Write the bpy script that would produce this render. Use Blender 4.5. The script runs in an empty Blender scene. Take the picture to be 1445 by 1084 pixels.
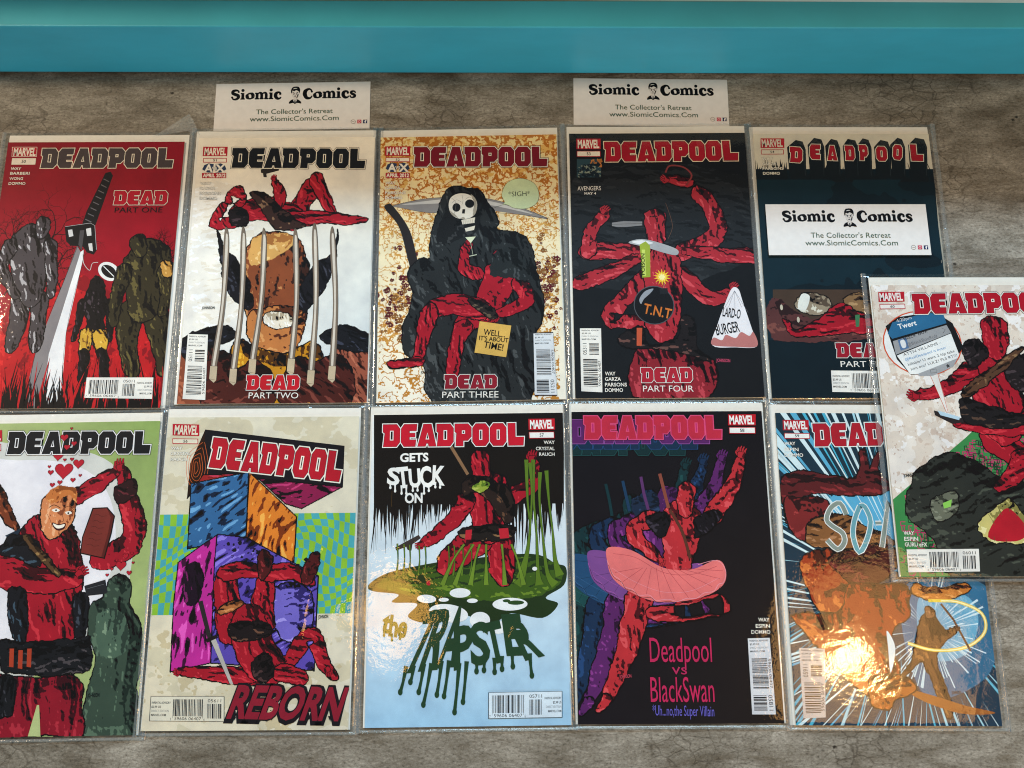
import bpy, math, random
import numpy as np
from mathutils import Vector, Matrix, noise

# ---------------------------------------------------------------- camera, world, lamps, exposure
scene = bpy.context.scene
COL = scene.collection
R = math.radians

cam_data = bpy.data.cameras.new('camera')
cam = bpy.data.objects.new('camera', cam_data)
COL.objects.link(cam)
cam_data.sensor_fit = 'HORIZONTAL'
cam_data.sensor_width = 36.0
cam_data.lens = 1172.763 / 1445 * 36.0
cam_data.clip_start = 0.02
cam_data.clip_end = 50
cam.location = (0, 0, 0.72361)
cam.rotation_euler = (Matrix.Rotation(0.22551948, 3, 'X') @ Matrix.Rotation(0.00618909, 3, 'Z')).to_euler()
scene.camera = cam

scene.view_settings.view_transform = 'Standard'
scene.view_settings.look = 'None'
scene.view_settings.exposure = 0.0
scene.view_settings.gamma = 1.0
scene.cycles.filter_width = 1.1

world = bpy.data.worlds.new('World')
scene.world = world
world.use_nodes = True
bg = world.node_tree.nodes['Background']
bg.inputs['Color'].default_value = (0.62, 0.72, 0.80, 1)
bg.inputs['Strength'].default_value = 0.16


def area_lamp(name, loc, target, sx, sy, power, colour, shape='RECTANGLE', spread=180):
    d = bpy.data.lights.new(name, 'AREA')
    d.shape = shape
    d.size = sx
    d.size_y = sy
    d.energy = power
    d.color = colour
    d.spread = R(spread)
    o = bpy.data.objects.new(name, d)
    COL.objects.link(o)
    o.location = loc
    o.rotation_euler = (Vector(target) - Vector(loc)).to_track_quat('-Z', 'Y').to_euler()
    return o


# cool daylight from a high window beyond the wall panel, warm lamps in the room
area_lamp('window_light', (0.25, 2.55, 2.35), (0.05, 0.1, 0.0), 1.9, 0.45, 112.0, (0.52, 0.79, 1.0))
area_lamp('cool_front_fill', (0.5, -2.6, 0.75), (0.1, 0.45, 0.05), 1.5, 0.9, 40.0, (0.62, 0.90, 1.0))  # added cool fill from the camera side, lifts the front of the board
area_lamp('warm_room_lamp', (-1.45, 0.65, 1.25), (-0.2, 0.35, 0), 0.24, 0.24, 18.5, (1.0, 0.79, 0.55), 'DISK')
area_lamp('warm_pendant_bulb', (0.745, -0.185, 1.20), (0.35, 0.0, 0), 0.085, 0.060, 1.8, (1.0, 0.62, 0.24), 'ELLIPSE')
area_lamp('warm_pendant_glow', (0.80, -0.20, 1.22), (0.35, 0.0, 0), 0.50, 0.42, 2.6, (1.0, 0.52, 0.16), 'ELLIPSE')  # added wide light round the bulb, spreads its orange glare on the film
area_lamp('warm_lamp_shade', (-0.27, -0.085, 1.20), (-0.1, 0.1, 0), 0.15, 0.15, 0.8, (1.0, 0.50, 0.10), 'RECTANGLE')


# ---------------------------------------------------------------- helpers
def lin(h, a=1.0):
    h = h.lstrip('#')
    out = []
    for i in (0, 2, 4):
        c = int(h[i:i + 2], 16) / 255
        out.append(c / 12.92 if c <= 0.04045 else ((c + 0.055) / 1.055) ** 2.4)
    return (*out, a)


def tag(o, label=None, cat=None, group=None, kind=None):
    for k, v in (('label', label), ('category', cat), ('group', group), ('kind', kind)):
        if v:
            o[k] = v
    return o


def link(name, me, mat, parent=None):
    o = bpy.data.objects.new(name, me)
    COL.objects.link(o)
    if mat:
        me.materials.append(mat)
    if parent:
        o.parent = parent
    return o


def nodes_of(name):
    m = bpy.data.materials.new(name)
    m.use_nodes = True
    nt = m.node_tree
    nt.nodes.clear()
    out = nt.nodes.new('ShaderNodeOutputMaterial')
    return m, nt, out


def N(nt, kind, **kw):
    n = nt.nodes.new('ShaderNode' + kind)
    for k, v in kw.items():
        setattr(n, k, v)
    return n


def ramp(nt, stops, interp='LINEAR'):
    r = nt.nodes.new('ShaderNodeValToRGB')
    r.color_ramp.interpolation = interp
    e = r.color_ramp.elements
    while len(e) < len(stops):
        e.new(0.5)
    for el, (p, c) in zip(e, stops):
        el.position = p
        el.color = c if len(c) == 4 else (*c, 1)
    return r


def noise_tex(nt, vec, scale, detail=4, rough=0.55, dist=0.0):
    n = N(nt, 'TexNoise')
    n.inputs['Scale'].default_value = scale
    n.inputs['Detail'].default_value = detail
    n.inputs['Roughness'].default_value = rough
    n.inputs['Distortion'].default_value = dist
    if vec is not None:
        nt.links.new(vec, n.inputs['Vector'])
    return n


def mapping(nt, src, sc=(1, 1, 1), rot=(0, 0, 0)):
    m = N(nt, 'Mapping')
    m.inputs['Scale'].default_value = sc
    m.inputs['Rotation'].default_value = rot
    nt.links.new(src, m.inputs['Vector'])
    return m.outputs['Vector']


def mix(nt, blend, fac, a, b):
    m = N(nt, 'Mix', data_type='RGBA', blend_type=blend)
    for sock, v in ((m.inputs[0], fac), (m.inputs[6], a), (m.inputs[7], b)):
        if hasattr(v, 'links') or hasattr(v, 'is_linked'):
            nt.links.new(v, sock)
        else:
            sock.default_value = v
    return m.outputs[2]


# ---------------------------------------------------------------- materials
def mat_print():
    m, nt, out = nodes_of('printed_ink')
    b = N(nt, 'BsdfPrincipled')
    a = N(nt, 'Attribute', attribute_name='ink')
    tc = N(nt, 'TexCoord')
    n1 = noise_tex(nt, tc.outputs['Object'], 2600, 2)
    n2 = noise_tex(nt, tc.outputs['Object'], 38, 5, 0.6)
    r1 = ramp(nt, [(0.25, (0.86, 0.86, 0.86)), (0.75, (1.1, 1.1, 1.1))])
    r2 = ramp(nt, [(0.3, (0.84, 0.84, 0.86)), (0.7, (1.1, 1.09, 1.07))])
    nt.links.new(n1.outputs['Fac'], r1.inputs['Fac'])
    nt.links.new(n2.outputs['Fac'], r2.inputs['Fac'])
    c = mix(nt, 'MULTIPLY', 1.0, a.outputs['Color'], r1.outputs['Color'])
    c = mix(nt, 'MULTIPLY', 1.0, c, r2.outputs['Color'])
    nt.links.new(c, b.inputs['Base Color'])
    b.inputs['Roughness'].default_value = 0.45
    b.inputs['Specular IOR Level'].default_value = 0.08
    nt.links.new(b.outputs[0], out.inputs['Surface'])
    return m


def mat_card(name, col, rough=0.6, lines=0):
    m, nt, out = nodes_of(name)
    b = N(nt, 'BsdfPrincipled')
    tc = N(nt, 'TexCoord')
    n = noise_tex(nt, mapping(nt, tc.outputs['Object'], (1, 1, 6) if lines else (1, 1, 1)), 160, 4)
    r = ramp(nt, [(0.3, [x * 0.93 for x in col[:3]]), (0.7, col)])
    nt.links.new(n.outputs['Fac'], r.inputs['Fac'])
    nt.links.new(r.outputs['Color'], b.inputs['Base Color'])
    b.inputs['Roughness'].default_value = rough
    b.inputs['Specular IOR Level'].default_value = 0.3
    bp = N(nt, 'Bump')
    bp.inputs['Strength'].default_value = 0.15
    bp.inputs['Distance'].default_value = 0.0002
    nt.links.new(n.outputs['Fac'], bp.inputs['Height'])
    nt.links.new(bp.outputs[0], b.inputs['Normal'])
    nt.links.new(b.outputs[0], out.inputs['Surface'])
    return m


def mat_plastic(name, haze, rough, bump, scale):
    m, nt, out = nodes_of(name)
    tr = N(nt, 'BsdfTransparent')
    tr.inputs['Color'].default_value = (0.985, 0.99, 0.99, 1)
    gl = N(nt, 'BsdfGlossy')
    gl.inputs['Roughness'].default_value = rough
    gl.inputs['Color'].default_value = (1, 1, 1, 1)
    df = N(nt, 'BsdfDiffuse')
    df.inputs['Color'].default_value = (0.72, 0.76, 0.78, 1)
    tc = N(nt, 'TexCoord')
    geo = N(nt, 'NewGeometry')
    n1 = noise_tex(nt, geo.outputs['Position'], scale, 3, 0.6, 0.4)
    n2 = noise_tex(nt, geo.outputs['Position'], 420, 2, 0.5)
    ad = N(nt, 'Math', operation='MULTIPLY_ADD')
    ad.inputs[1].default_value = 0.10
    nt.links.new(n2.outputs['Fac'], ad.inputs[0])
    nt.links.new(n1.outputs['Fac'], ad.inputs[2])
    # a few long straight creases in the film
    cv = N(nt, 'TexVoronoi', feature='DISTANCE_TO_EDGE')
    cv.inputs['Scale'].default_value = 11
    nt.links.new(mapping(nt, geo.outputs['Position'], (1.0, 0.62, 1.0), (0, 0, 0.7)), cv.inputs['Vector'])
    cr = ramp(nt, [(0.0, (1, 1, 1)), (0.022, (0, 0, 0))])
    nt.links.new(cv.outputs['Distance'], cr.inputs['Fac'])
    cm = noise_tex(nt, geo.outputs['Position'], 13, 1)
    cg = ramp(nt, [(0.50, (0, 0, 0)), (0.62, (0.55, 0.55, 0.55))])
    nt.links.new(cm.outputs['Fac'], cg.inputs['Fac'])
    cx = N(nt, 'Math', operation='MULTIPLY')
    nt.links.new(cr.outputs['Color'], cx.inputs[0])
    nt.links.new(cg.outputs['Color'], cx.inputs[1])
    ad2 = N(nt, 'Math', operation='ADD')
    nt.links.new(ad.outputs[0], ad2.inputs[0])
    nt.links.new(cx.outputs[0], ad2.inputs[1])
    ad = ad2
    bp = N(nt, 'Bump')
    bp.inputs['Strength'].default_value = bump
    bp.inputs['Distance'].default_value = 0.0012
    nt.links.new(ad.outputs[0], bp.inputs['Height'])
    nt.links.new(bp.outputs[0], gl.inputs['Normal'])
    # reflectance that is the same seen from either side of the thin film
    lw = N(nt, 'LayerWeight')
    lw.inputs['Blend'].default_value = 0.5
    nt.links.new(bp.outputs[0], lw.inputs['Normal'])
    pw = N(nt, 'Math', operation='POWER')
    pw.inputs[1].default_value = 5.0
    nt.links.new(lw.outputs['Facing'], pw.inputs[0])
    fr = N(nt, 'Math', operation='MULTIPLY_ADD')
    fr.inputs[1].default_value = 0.94
    fr.inputs[2].default_value = 0.042
    nt.links.new(pw.outputs[0], fr.inputs[0])
    m1 = N(nt, 'MixShader')
    m1.inputs[0].default_value = haze
    nt.links.new(tr.outputs[0], m1.inputs[1])
    nt.links.new(df.outputs[0], m1.inputs[2])
    m2 = N(nt, 'MixShader')
    nt.links.new(fr.outputs[0], m2.inputs[0])
    nt.links.new(m1.outputs[0], m2.inputs[1])
    nt.links.new(gl.outputs[0], m2.inputs[2])
    nt.links.new(m2.outputs[0], out.inputs['Surface'])
    return m


def mat_table():
    m, nt, out = nodes_of('weathered_laminate')
    b = N(nt, 'BsdfPrincipled')
    tc = N(nt, 'TexCoord')
    P = tc.outputs['Object']
    streak = noise_tex(nt, mapping(nt, P, (1.0, 3.0, 1)), 22, 9, 0.74, 0.5)
    fine = noise_tex(nt, mapping(nt, P, (1, 1.7, 1)), 330, 7, 0.80)
    blot = noise_tex(nt, P, 7, 6, 0.6, 0.5)
    rs = ramp(nt, [(0.36, lin('#6a6154')), (0.5, lin('#857e73')), (0.66, lin('#a39c91'))])
    nt.links.new(streak.outputs['Fac'], rs.inputs['Fac'])
    rf = ramp(nt, [(0.36, (0.30, 0.28, 0.25)), (0.46, (0.88, 0.86, 0.84)), (0.56, (1.08, 1.08, 1.08)), (0.66, (1.65, 1.65, 1.65))])
    nt.links.new(fine.outputs['Fac'], rf.inputs['Fac'])
    rb = ramp(nt, [(0.36, (0.72, 0.70, 0.67)), (0.64, (1.2, 1.2, 1.2))])
    nt.links.new(blot.outputs['Fac'], rb.inputs['Fac'])
    c = mix(nt, 'MULTIPLY', 1.0, rs.outputs['Color'], rf.outputs['Color'])
    c = mix(nt, 'MULTIPLY', 1.0, c, rb.outputs['Color'])
    # hairline cracks, only in patches
    warp = noise_tex(nt, P, 40, 4, 0.6)
    wv = N(nt, 'VectorMath', operation='MULTIPLY_ADD')
    wv.inputs[1].default_value = (0.02, 0.012, 0)
    nt.links.new(warp.outputs['Color'], wv.inputs[0])
    nt.links.new(mapping(nt, P, (1, 1.6, 1)), wv.inputs[2])
    vo = N(nt, 'TexVoronoi', feature='DISTANCE_TO_EDGE')
    vo.inputs['Scale'].default_value = 62
    nt.links.new(wv.outputs[0], vo.inputs['Vector'])
    rc = ramp(nt, [(0.0, (0.42, 0.39, 0.36)), (0.06, (1, 1, 1))])
    nt.links.new(vo.outputs['Distance'], rc.inputs['Fac'])
    pm = noise_tex(nt, P, 9, 3, 0.5)
    rp = ramp(nt, [(0.46, (0, 0, 0)), (0.60, (0.9, 0.9, 0.9))])
    nt.links.new(pm.outputs['Fac'], rp.inputs['Fac'])
    c = mix(nt, 'MULTIPLY', rp.outputs['Color'], c, rc.outputs['Color'])
    # dark pits
    vp = N(nt, 'TexVoronoi', feature='F1')
    vp.inputs['Scale'].default_value = 34
    nt.links.new(mapping(nt, P, (1, 1.25, 1)), vp.inputs['Vector'])
    nj = noise_tex(nt, P, 300, 2)
    aj = N(nt, 'Math', operation='MULTIPLY_ADD')
    aj.inputs[1].default_value = 0.10
    nt.links.new(nj.outputs['Fac'], aj.inputs[0])
    nt.links.new(vp.outputs['Distance'], aj.inputs[2])
    rq = ramp(nt, [(0.085, (0.12, 0.10, 0.08)), (0.125, (1, 1, 1))])
    nt.links.new(aj.outputs[0], rq.inputs['Fac'])
    sep = N(nt, 'SeparateColor')
    nt.links.new(vp.outputs['Color'], sep.inputs[0])
    gt = N(nt, 'Math', operation='GREATER_THAN')
    gt.inputs[1].default_value = 0.40
    nt.links.new(sep.outputs[0], gt.inputs[0])
    c = mix(nt, 'MULTIPLY', gt.outputs[0], c, rq.outputs['Color'])
    nt.links.new(c, b.inputs['Base Color'])
    b.inputs['Roughness'].default_value = 0.55
    b.inputs['Specular IOR Level'].default_value = 0.35
    bp = N(nt, 'Bump')
    bp.inputs['Strength'].default_value = 0.6
    bp.inputs['Distance'].default_value = 0.0008
    nt.links.new(fine.outputs['Fac'], bp.inputs['Height'])
    nt.links.new(bp.outputs[0], b.inputs['Normal'])
    nt.links.new(b.outputs[0], out.inputs['Surface'])
    return m


def mat_paint(name, col, rough):
    m, nt, out = nodes_of(name)
    b = N(nt, 'BsdfPrincipled')
    tc = N(nt, 'TexCoord')
    n = noise_tex(nt, mapping(nt, tc.outputs['Object'], (1, 1, 3)), 9, 5, 0.6)
    f = noise_tex(nt, mapping(nt, tc.outputs['Object'], (1, 3, 3)), 260, 3, 0.6)
    r = ramp(nt, [(0.3, [x * 0.90 for x in col[:3]]), (0.7, [min(1, x * 1.07) for x in col[:3]])])
    nt.links.new(n.outputs['Fac'], r.inputs['Fac'])
    sc = noise_tex(nt, mapping(nt, tc.outputs['Object'], (1, 4, 9)), 75, 3, 0.7, 1.5)
    scr = ramp(nt, [(0.70, (1, 1, 1)), (0.76, (1.35, 1.3, 1.25))])
    nt.links.new(sc.outputs['Fac'], scr.inputs['Fac'])
    sp = N(nt, 'TexVoronoi', feature='F1')
    sp.inputs['Scale'].default_value = 9
    nt.links.new(tc.outputs['Object'], sp.inputs['Vector'])
    spr = ramp(nt, [(0.012, (0.12, 0.12, 0.12)), (0.018, (1, 1, 1))])
    nt.links.new(sp.outputs['Distance'], spr.inputs['Fac'])
    c = mix(nt, 'MULTIPLY', 1.0, r.outputs['Color'], scr.outputs['Color'])
    c = mix(nt, 'MULTIPLY', 1.0, c, spr.outputs['Color'])
    nt.links.new(c, b.inputs['Base Color'])
    b.inputs['Roughness'].default_value = rough
    bp = N(nt, 'Bump')
    bp.inputs['Strength'].default_value = 0.12
    bp.inputs['Distance'].default_value = 0.0004
    nt.links.new(f.outputs['Fac'], bp.inputs['Height'])
    nt.links.new(bp.outputs[0], b.inputs['Normal'])
    nt.links.new(b.outputs[0], out.inputs['Surface'])
    return m


INK = mat_print()
BOARD = mat_card('coated_white_board', lin('#eeeae2'))
PAGES = mat_card('page_edges', lin('#cdbfa4'), 0.75, 1)
CARD = mat_card('matt_card_stock', lin('#e6e0dc'), 0.55)
SLEEVE = mat_plastic('clear_poly_sleeve', 0.0, 0.045, 0.30, 20)
RIPPLED = mat_plastic('rippled_poly_sleeve', 0.0, 0.06, 0.34, 30)
CRUMPLED = mat_plastic('crumpled_poly_sleeve', 0.003, 0.085, 0.34, 30)
SEAM = mat_plastic('milky_plastic_seam', 0.15, 0.14, 0.9, 90)
TABLE = mat_table()
TEAL = mat_paint('teal_gloss_paint', lin('#3aa5b9'), 0.42)
WHITE = mat_paint('off_white_paint', lin('#c9c4b8'), 0.6)


# ---------------------------------------------------------------- solid pieces
def box_mesh(name, x0, x1, y0, y1, z0, z1, bev=0.0):
    import bmesh
    bm = bmesh.new()
    vs = [bm.verts.new(p) for p in ((x0, y0, z0), (x1, y0, z0), (x1, y1, z0), (x0, y1, z0),
                                    (x0, y0, z1), (x1, y0, z1), (x1, y1, z1), (x0, y1, z1))]
    for f in ((3, 2, 1, 0), (4, 5, 6, 7), (0, 1, 5, 4), (1, 2, 6, 5), (2, 3, 7, 6), (3, 0, 4, 7)):
        bm.faces.new([vs[i] for i in f])
    if bev:
        bmesh.ops.bevel(bm, geom=list(bm.edges), offset=bev, segments=3, affect='EDGES', profile=0.5)
    me = bpy.data.meshes.new(name)
    bm.to_mesh(me)
    bm.free()
    return me


# ---------------------------------------------------------------- the setting
table = link('table_top', box_mesh('table_top', -1.1, 1.1, -0.62, 0.490, -0.035, 0.0), TABLE)
tag(table, kind='structure')
table.rotation_euler.z = R(0.26)
board = link('wall_board', box_mesh('wall_board', -1.1, 1.1, 0.4752, 0.5025, 0.0036, 0.0735, 0.0012), TEAL)
tag(board, kind='structure')
board.rotation_euler.z = R(0.26)
wall = link('back_wall', box_mesh('back_wall', -1.1, 1.1, 0.0, 0.10, -0.03, 0.185), WHITE)
tag(wall, kind='structure')
wall.location = (0.0, 0.5035, 0)
wall.rotation_euler.z = R(-0.05)


# ---------------------------------------------------------------- flat print: polygons laid a few microns apart
U = 1e-4            # artwork units are tenths of a millimetre
HW, HH = 840, 1294  # half the cover


def clip(pts, w=HW, h=HH):
    for ax, lim, sg in ((0, w, 1), (0, -w, -1), (1, h, 1), (1, -h, -1)):
        out = []
        n = len(pts)
        if not n:
            return pts
        for i in range(n):
            a, b = pts[i], pts[(i + 1) % n]
            ia, ib = a[ax] * sg <= lim * sg, b[ax] * sg <= lim * sg
            if ia:
                out.append(a)
            if ia != ib:
                t = (lim - a[ax]) / (b[ax] - a[ax])
                out.append((a[0] + (b[0] - a[0]) * t, a[1] + (b[1] - a[1]) * t))
        pts = out
    return pts


def cat(pts, closed, n=5):
    P = list(pts)
    m = len(P)
    if m < 3:
        return P
    out = []
    for i in range(m if closed else m - 1):
        if closed:
            p0, p1, p2, p3 = P[i - 1], P[i], P[(i + 1) % m], P[(i + 2) % m]
        else:
            p0, p1, p2, p3 = P[max(i - 1, 0)], P[i], P[i + 1], P[min(i + 2, m - 1)]
        for k in range(n):
            t = k / n
            out.append(tuple(0.5 * (2 * p1[j] + (p2[j] - p0[j]) * t + (2 * p0[j] - 5 * p1[j] + 4 * p2[j] - p3[j]) * t * t
                                    + (3 * p1[j] - p0[j] - 3 * p2[j] + p3[j]) * t ** 3) for j in (0, 1)))
    if not closed:
        out.append(P[-1])
    return out


def area(p):
    return sum(p[i - 1][0] * p[i][1] - p[i][0] * p[i - 1][1] for i in range(len(p))) / 2


def grow(pts, d):
    p = pts if area(pts) > 0 else pts[::-1]
    out = []
    n = len(p)
    for i in range(n):
        a, b, c = p[i - 1], p[i], p[(i + 1) % n]
        l1 = math.hypot(b[0] - a[0], b[1] - a[1]) or 1
        l2 = math.hypot(c[0] - b[0], c[1] - b[1]) or 1
        n1 = ((b[1] - a[1]) / l1, -(b[0] - a[0]) / l1)
        n2 = ((c[1] - b[1]) / l2, -(c[0] - b[0]) / l2)
        k = max(0.45, 1 + n1[0] * n2[0] + n1[1] * n2[1])
        out.append((b[0] + (n1[0] + n2[0]) * d / k, b[1] + (n1[1] + n2[1]) * d / k))
    return out


def inside(p, poly):
    r = False
    x, y = p
    for i in range(len(poly)):
        (x1, y1), (x2, y2) = poly[i - 1], poly[i]
        if (y1 > y) != (y2 > y) and x < (x2 - x1) * (y - y1) / (y2 - y1) + x1:
            r = not r
    return r


def ribbon(pts, ws):
    """outline polygon of a stroke; ws = width or list of widths along it"""
    n = len(pts)
    L, Rr = [], []
    for i in range(n):
        a, b = pts[max(i - 1, 0)], pts[min(i + 1, n - 1)]
        dx, dy = b[0] - a[0], b[1] - a[1]
        l = math.hypot(dx, dy) or 1
        if isinstance(ws, (int, float)):
            w = ws
        else:
            t = i / (n - 1) * (len(ws) - 1)
            k = min(int(t), len(ws) - 2)
            w = ws[k] + (ws[k + 1] - ws[k]) * (t - k)
        w /= 2
        L.append((pts[i][0] - dy / l * w, pts[i][1] + dx / l * w))
        Rr.append((pts[i][0] + dy / l * w, pts[i][1] - dx / l * w))
    return L, Rr


def oval(c, rx, ry, rot=0, n=28):
    ca, sa = math.cos(R(rot)), math.sin(R(rot))
    return [(c[0] + rx * math.cos(a) * ca - ry * math.sin(a) * sa, c[1] + rx * math.cos(a) * sa + ry * math.sin(a) * ca)
            for a in (i * 2 * math.pi / n for i in range(n))]


def vn(x, y, seed):
    """value noise on arrays, 0 to 1"""
    xi, yi = np.floor(x), np.floor(y)
    fx, fy = x - xi, y - yi
    fx, fy = fx * fx * (3 - 2 * fx), fy * fy * (3 - 2 * fy)

    def hsh(i, j):
        s = np.sin(i * 127.1 + j * 311.7 + seed * 74.7) * 43758.5453
        return s - np.floor(s)
    return (hsh(xi, yi) * (1 - fx) + hsh(xi + 1, yi) * fx) * (1 - fy) + (hsh(xi, yi + 1) * (1 - fx) + hsh(xi + 1, yi + 1) * fx) * fy


def poly_field(X, Y, poly):
    """inside mask and distance to the outline, for arrays of points"""
    ins = np.zeros(X.shape, bool)
    d2 = np.full(X.shape, 1e12)
    for i in range(len(poly)):
        (x1, y1), (x2, y2) = poly[i - 1], poly[i]
        if y1 != y2:
            ins ^= ((y1 > Y) != (y2 > Y)) & (X < (x2 - x1) * (Y - y1) / (y2 - y1) + x1)
        l2 = (x2 - x1) ** 2 + (y2 - y1) ** 2 or 1
        t = np.clip(((X - x1) * (x2 - x1) + (Y - y1) * (y2 - y1)) / l2, 0, 1)
        d2 = np.minimum(d2, (X - x1 - t * (x2 - x1)) ** 2 + (Y - y1 - t * (y2 - y1)) ** 2)
    return ins, np.sqrt(d2)


_txt = {}


def glyphs(s, off, space=1.0):
    """triangulated text from Blender's own font: unit cap height, x from 0 to 1"""
    key = (s, off, space)
    if key not in _txt:
        def raw(string, o):
            cu = bpy.data.curves.new('tmp', 'FONT')
            cu.body = string
            cu.size = 1
            cu.offset = o
            cu.space_character = space
            cu.resolution_u = 3
            ob = bpy.data.objects.new('tmp', cu)
            COL.objects.link(ob)
            dg = bpy.context.evaluated_depsgraph_get()
            me = bpy.data.meshes.new_from_object(ob.evaluated_get(dg))
            v = [tuple(q.co[:2]) for q in me.vertices]
            f = [tuple(q.vertices) for q in me.polygons]
            bpy.data.objects.remove(ob)
            bpy.data.curves.remove(cu)
            bpy.data.meshes.remove(me)
            return v, f
        v, f = raw(s, off)
        v0, _ = raw(s, 0)
        cap = 0.70
        if 'cap' not in _txt:
            hv, _ = raw('H', 0)
            _txt['cap'] = max(q[1] for q in hv)
        cap = _txt['cap']
        x0, x1 = min(q[0] for q in v0), max(q[0] for q in v0)
        _txt[key] = ([((x - x0) / (x1 - x0), y / cap) for x, y in v], f)
    return _txt[key]


class Print:
    """layers of flat colour, split over named parts"""

    def __init__(self, w=HW, h=HH):
        self.parts = {}
        self.z = 0.0
        self.w, self.h = w, h

    def raw(self, part, pts, faces, cols, z):
        d = self.parts.setdefault(part, ([], [], []))
        b = len(d[0])
        d[0].extend((x * U, y * U, z) for x, y in pts)
        d[1].extend(tuple(i + b for i in f) for f in faces)
        for f in faces:
            for i in f:
                d[2].append(cols[i] if isinstance(cols, list) else cols)

    def poly(self, part, pts, col, z=None):
        if z is None:
            self.z += 2.5e-6
            z = self.z
        p = clip(pts, self.w, self.h)
        if len(p) < 3:
            return
        if area(p) < 0:
            p = p[::-1]
        self.raw(part, p, [tuple(range(len(p)))], lin(col) if isinstance(col, str) else col, z)

    def stroke(self, part, pts, w, col, z=None):
        if z is None:
            self.z += 2.5e-6
            z = self.z
        L, Rr = ribbon(pts, w)
        c = lin(col)
        for i in range(len(pts) - 1):
            q = clip([Rr[i], Rr[i + 1], L[i + 1], L[i]], self.w, self.h)
            if len(q) >= 3:
                self.raw(part, q, [tuple(range(len(q)))], c, z)

    def raster(self, part, X, Y, tone, cols, dx, dy):
        """flat areas of a few inks, joined into runs along each row"""
        self.z += 2.5e-6
        z = self.z
        d = self.parts.setdefault(part, ([], [], []))
        cl = [lin(c) for c in cols]
        w, h = self.w, self.h
        for r in range(tone.shape[0]):
            row = tone[r]
            cut = np.flatnonzero(np.diff(row)) + 1
            st = np.concatenate(([0], cut))
            en = np.concatenate((cut, [len(row)]))
            y0 = Y[r, 0]
            y1 = min(y0 + dy, h)
            for s, e in zip(st, en):
                c = row[s]
                if c < 0:
                    continue
                x0 = X[r, s]
                x1 = min(X[r, e - 1] + dx, w)
                b = len(d[0])
                d[0].extend(((x0 * U, y0 * U, z), (x1 * U, y0 * U, z), (x1 * U, y1 * U, z), (x0 * U, y1 * U, z)))
                d[1].append((b, b + 1, b + 2, b + 3))
                d[2].extend((cl[c],) * 4)

    def text(self, part, s, p0, p1, h, col, bold=0, outline=None, slant=0.0, ow=0.022):
        d = (p1[0] - p0[0], p1[1] - p0[1])
        l = math.hypot(*d)
        e = (d[0] / l, d[1] / l)
        up = (-e[1], e[0])
        offs = {0: 0.0, 1: 0.018, 2: 0.035}[bold]

        def put(off, c):
            v, f = glyphs(s, off)
            self.z += 2.5e-6
            pts = [(p0[0] + e[0] * (x * l + slant * y * h) + up[0] * y * h, p0[1] + e[1] * (x * l + slant * y * h) + up[1] * y * h) for x, y in v]
            m = self.w - 3
            pts = [(max(-m, min(m, x)), y) for x, y in pts]
            self.raw(part, pts, f, lin(c), self.z)
        if outline:
            put(offs + ow, outline)
        put(offs, col)

    def build(self, parent, z0, main=None, mat=INK):
        made = {}
        order = ([main] if main else []) + [k for k in self.parts if k != main]
        for k in order:
            v, f, c = self.parts[k]
            nm = k.split('#')[0]
            me = bpy.data.meshes.new(nm)
            me.from_pydata(v, [], f)
            at = me.color_attributes.new('ink', 'FLOAT_COLOR', 'CORNER')
            at.data.foreach_set('color', [x for q in c for x in q])
            me.update()
            o = link(nm, me, mat, parent if k == main or not main else made[main])
            if k == main or not main:
                o.location.z = z0
            made[k] = o
        return made


# heavy slab title letters: outline, counters
TITLE = {
    'D': ([(0, 1), (.78, 1), (.97, .80), (.97, .2), (.78, 0), (.03, 0), (.10, .60), (0, .66)], [(.42, .30), (.58, .30), (.58, .70), (.42, .70)]),
    'E': ([(.18, 1), (.97, 1), (.94, .70), (.52, .70), (.52, .60), (.86, .60), (.86, .42), (.52, .42), (.52, .31), (.92, .31), (.88, 0), (.18, 0), (0, .2), (0, .8)], None),
    'A': ([(.30, 1), (.74, 1), (1.02, 0), (.60, 0), (.57, .13), (.47, .13), (.42, 0), (-.02, 0)], [(.45, .33), (.60, .33), (.525, .60)]),
    'P': ([(0, 1), (.78, 1), (.97, .83), (.97, .42), (.76, .24), (.50, .24), (.50, 0), (.06, 0), (.10, .58), (0, .64)], [(.44, .56), (.58, .56), (.58, .68), (.44, .68)]),
    'O': ([(.2, 1), (.77, 1), (.97, .8), (.97, .2), (.77, 0), (.2, 0), (0, .2), (0, .8)], [(.42, .28), (.56, .28), (.56, .70), (.42, .70)]),
    'L': ([(.02, 1), (.48, 1), (.48, .38), (.98, .38), (.94, 0), (.06, 0)], None),
}
TW = {'D': 1.0, 'E': .93, 'A': 1.02, 'P': .98, 'O': .96, 'L': .96}


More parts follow.
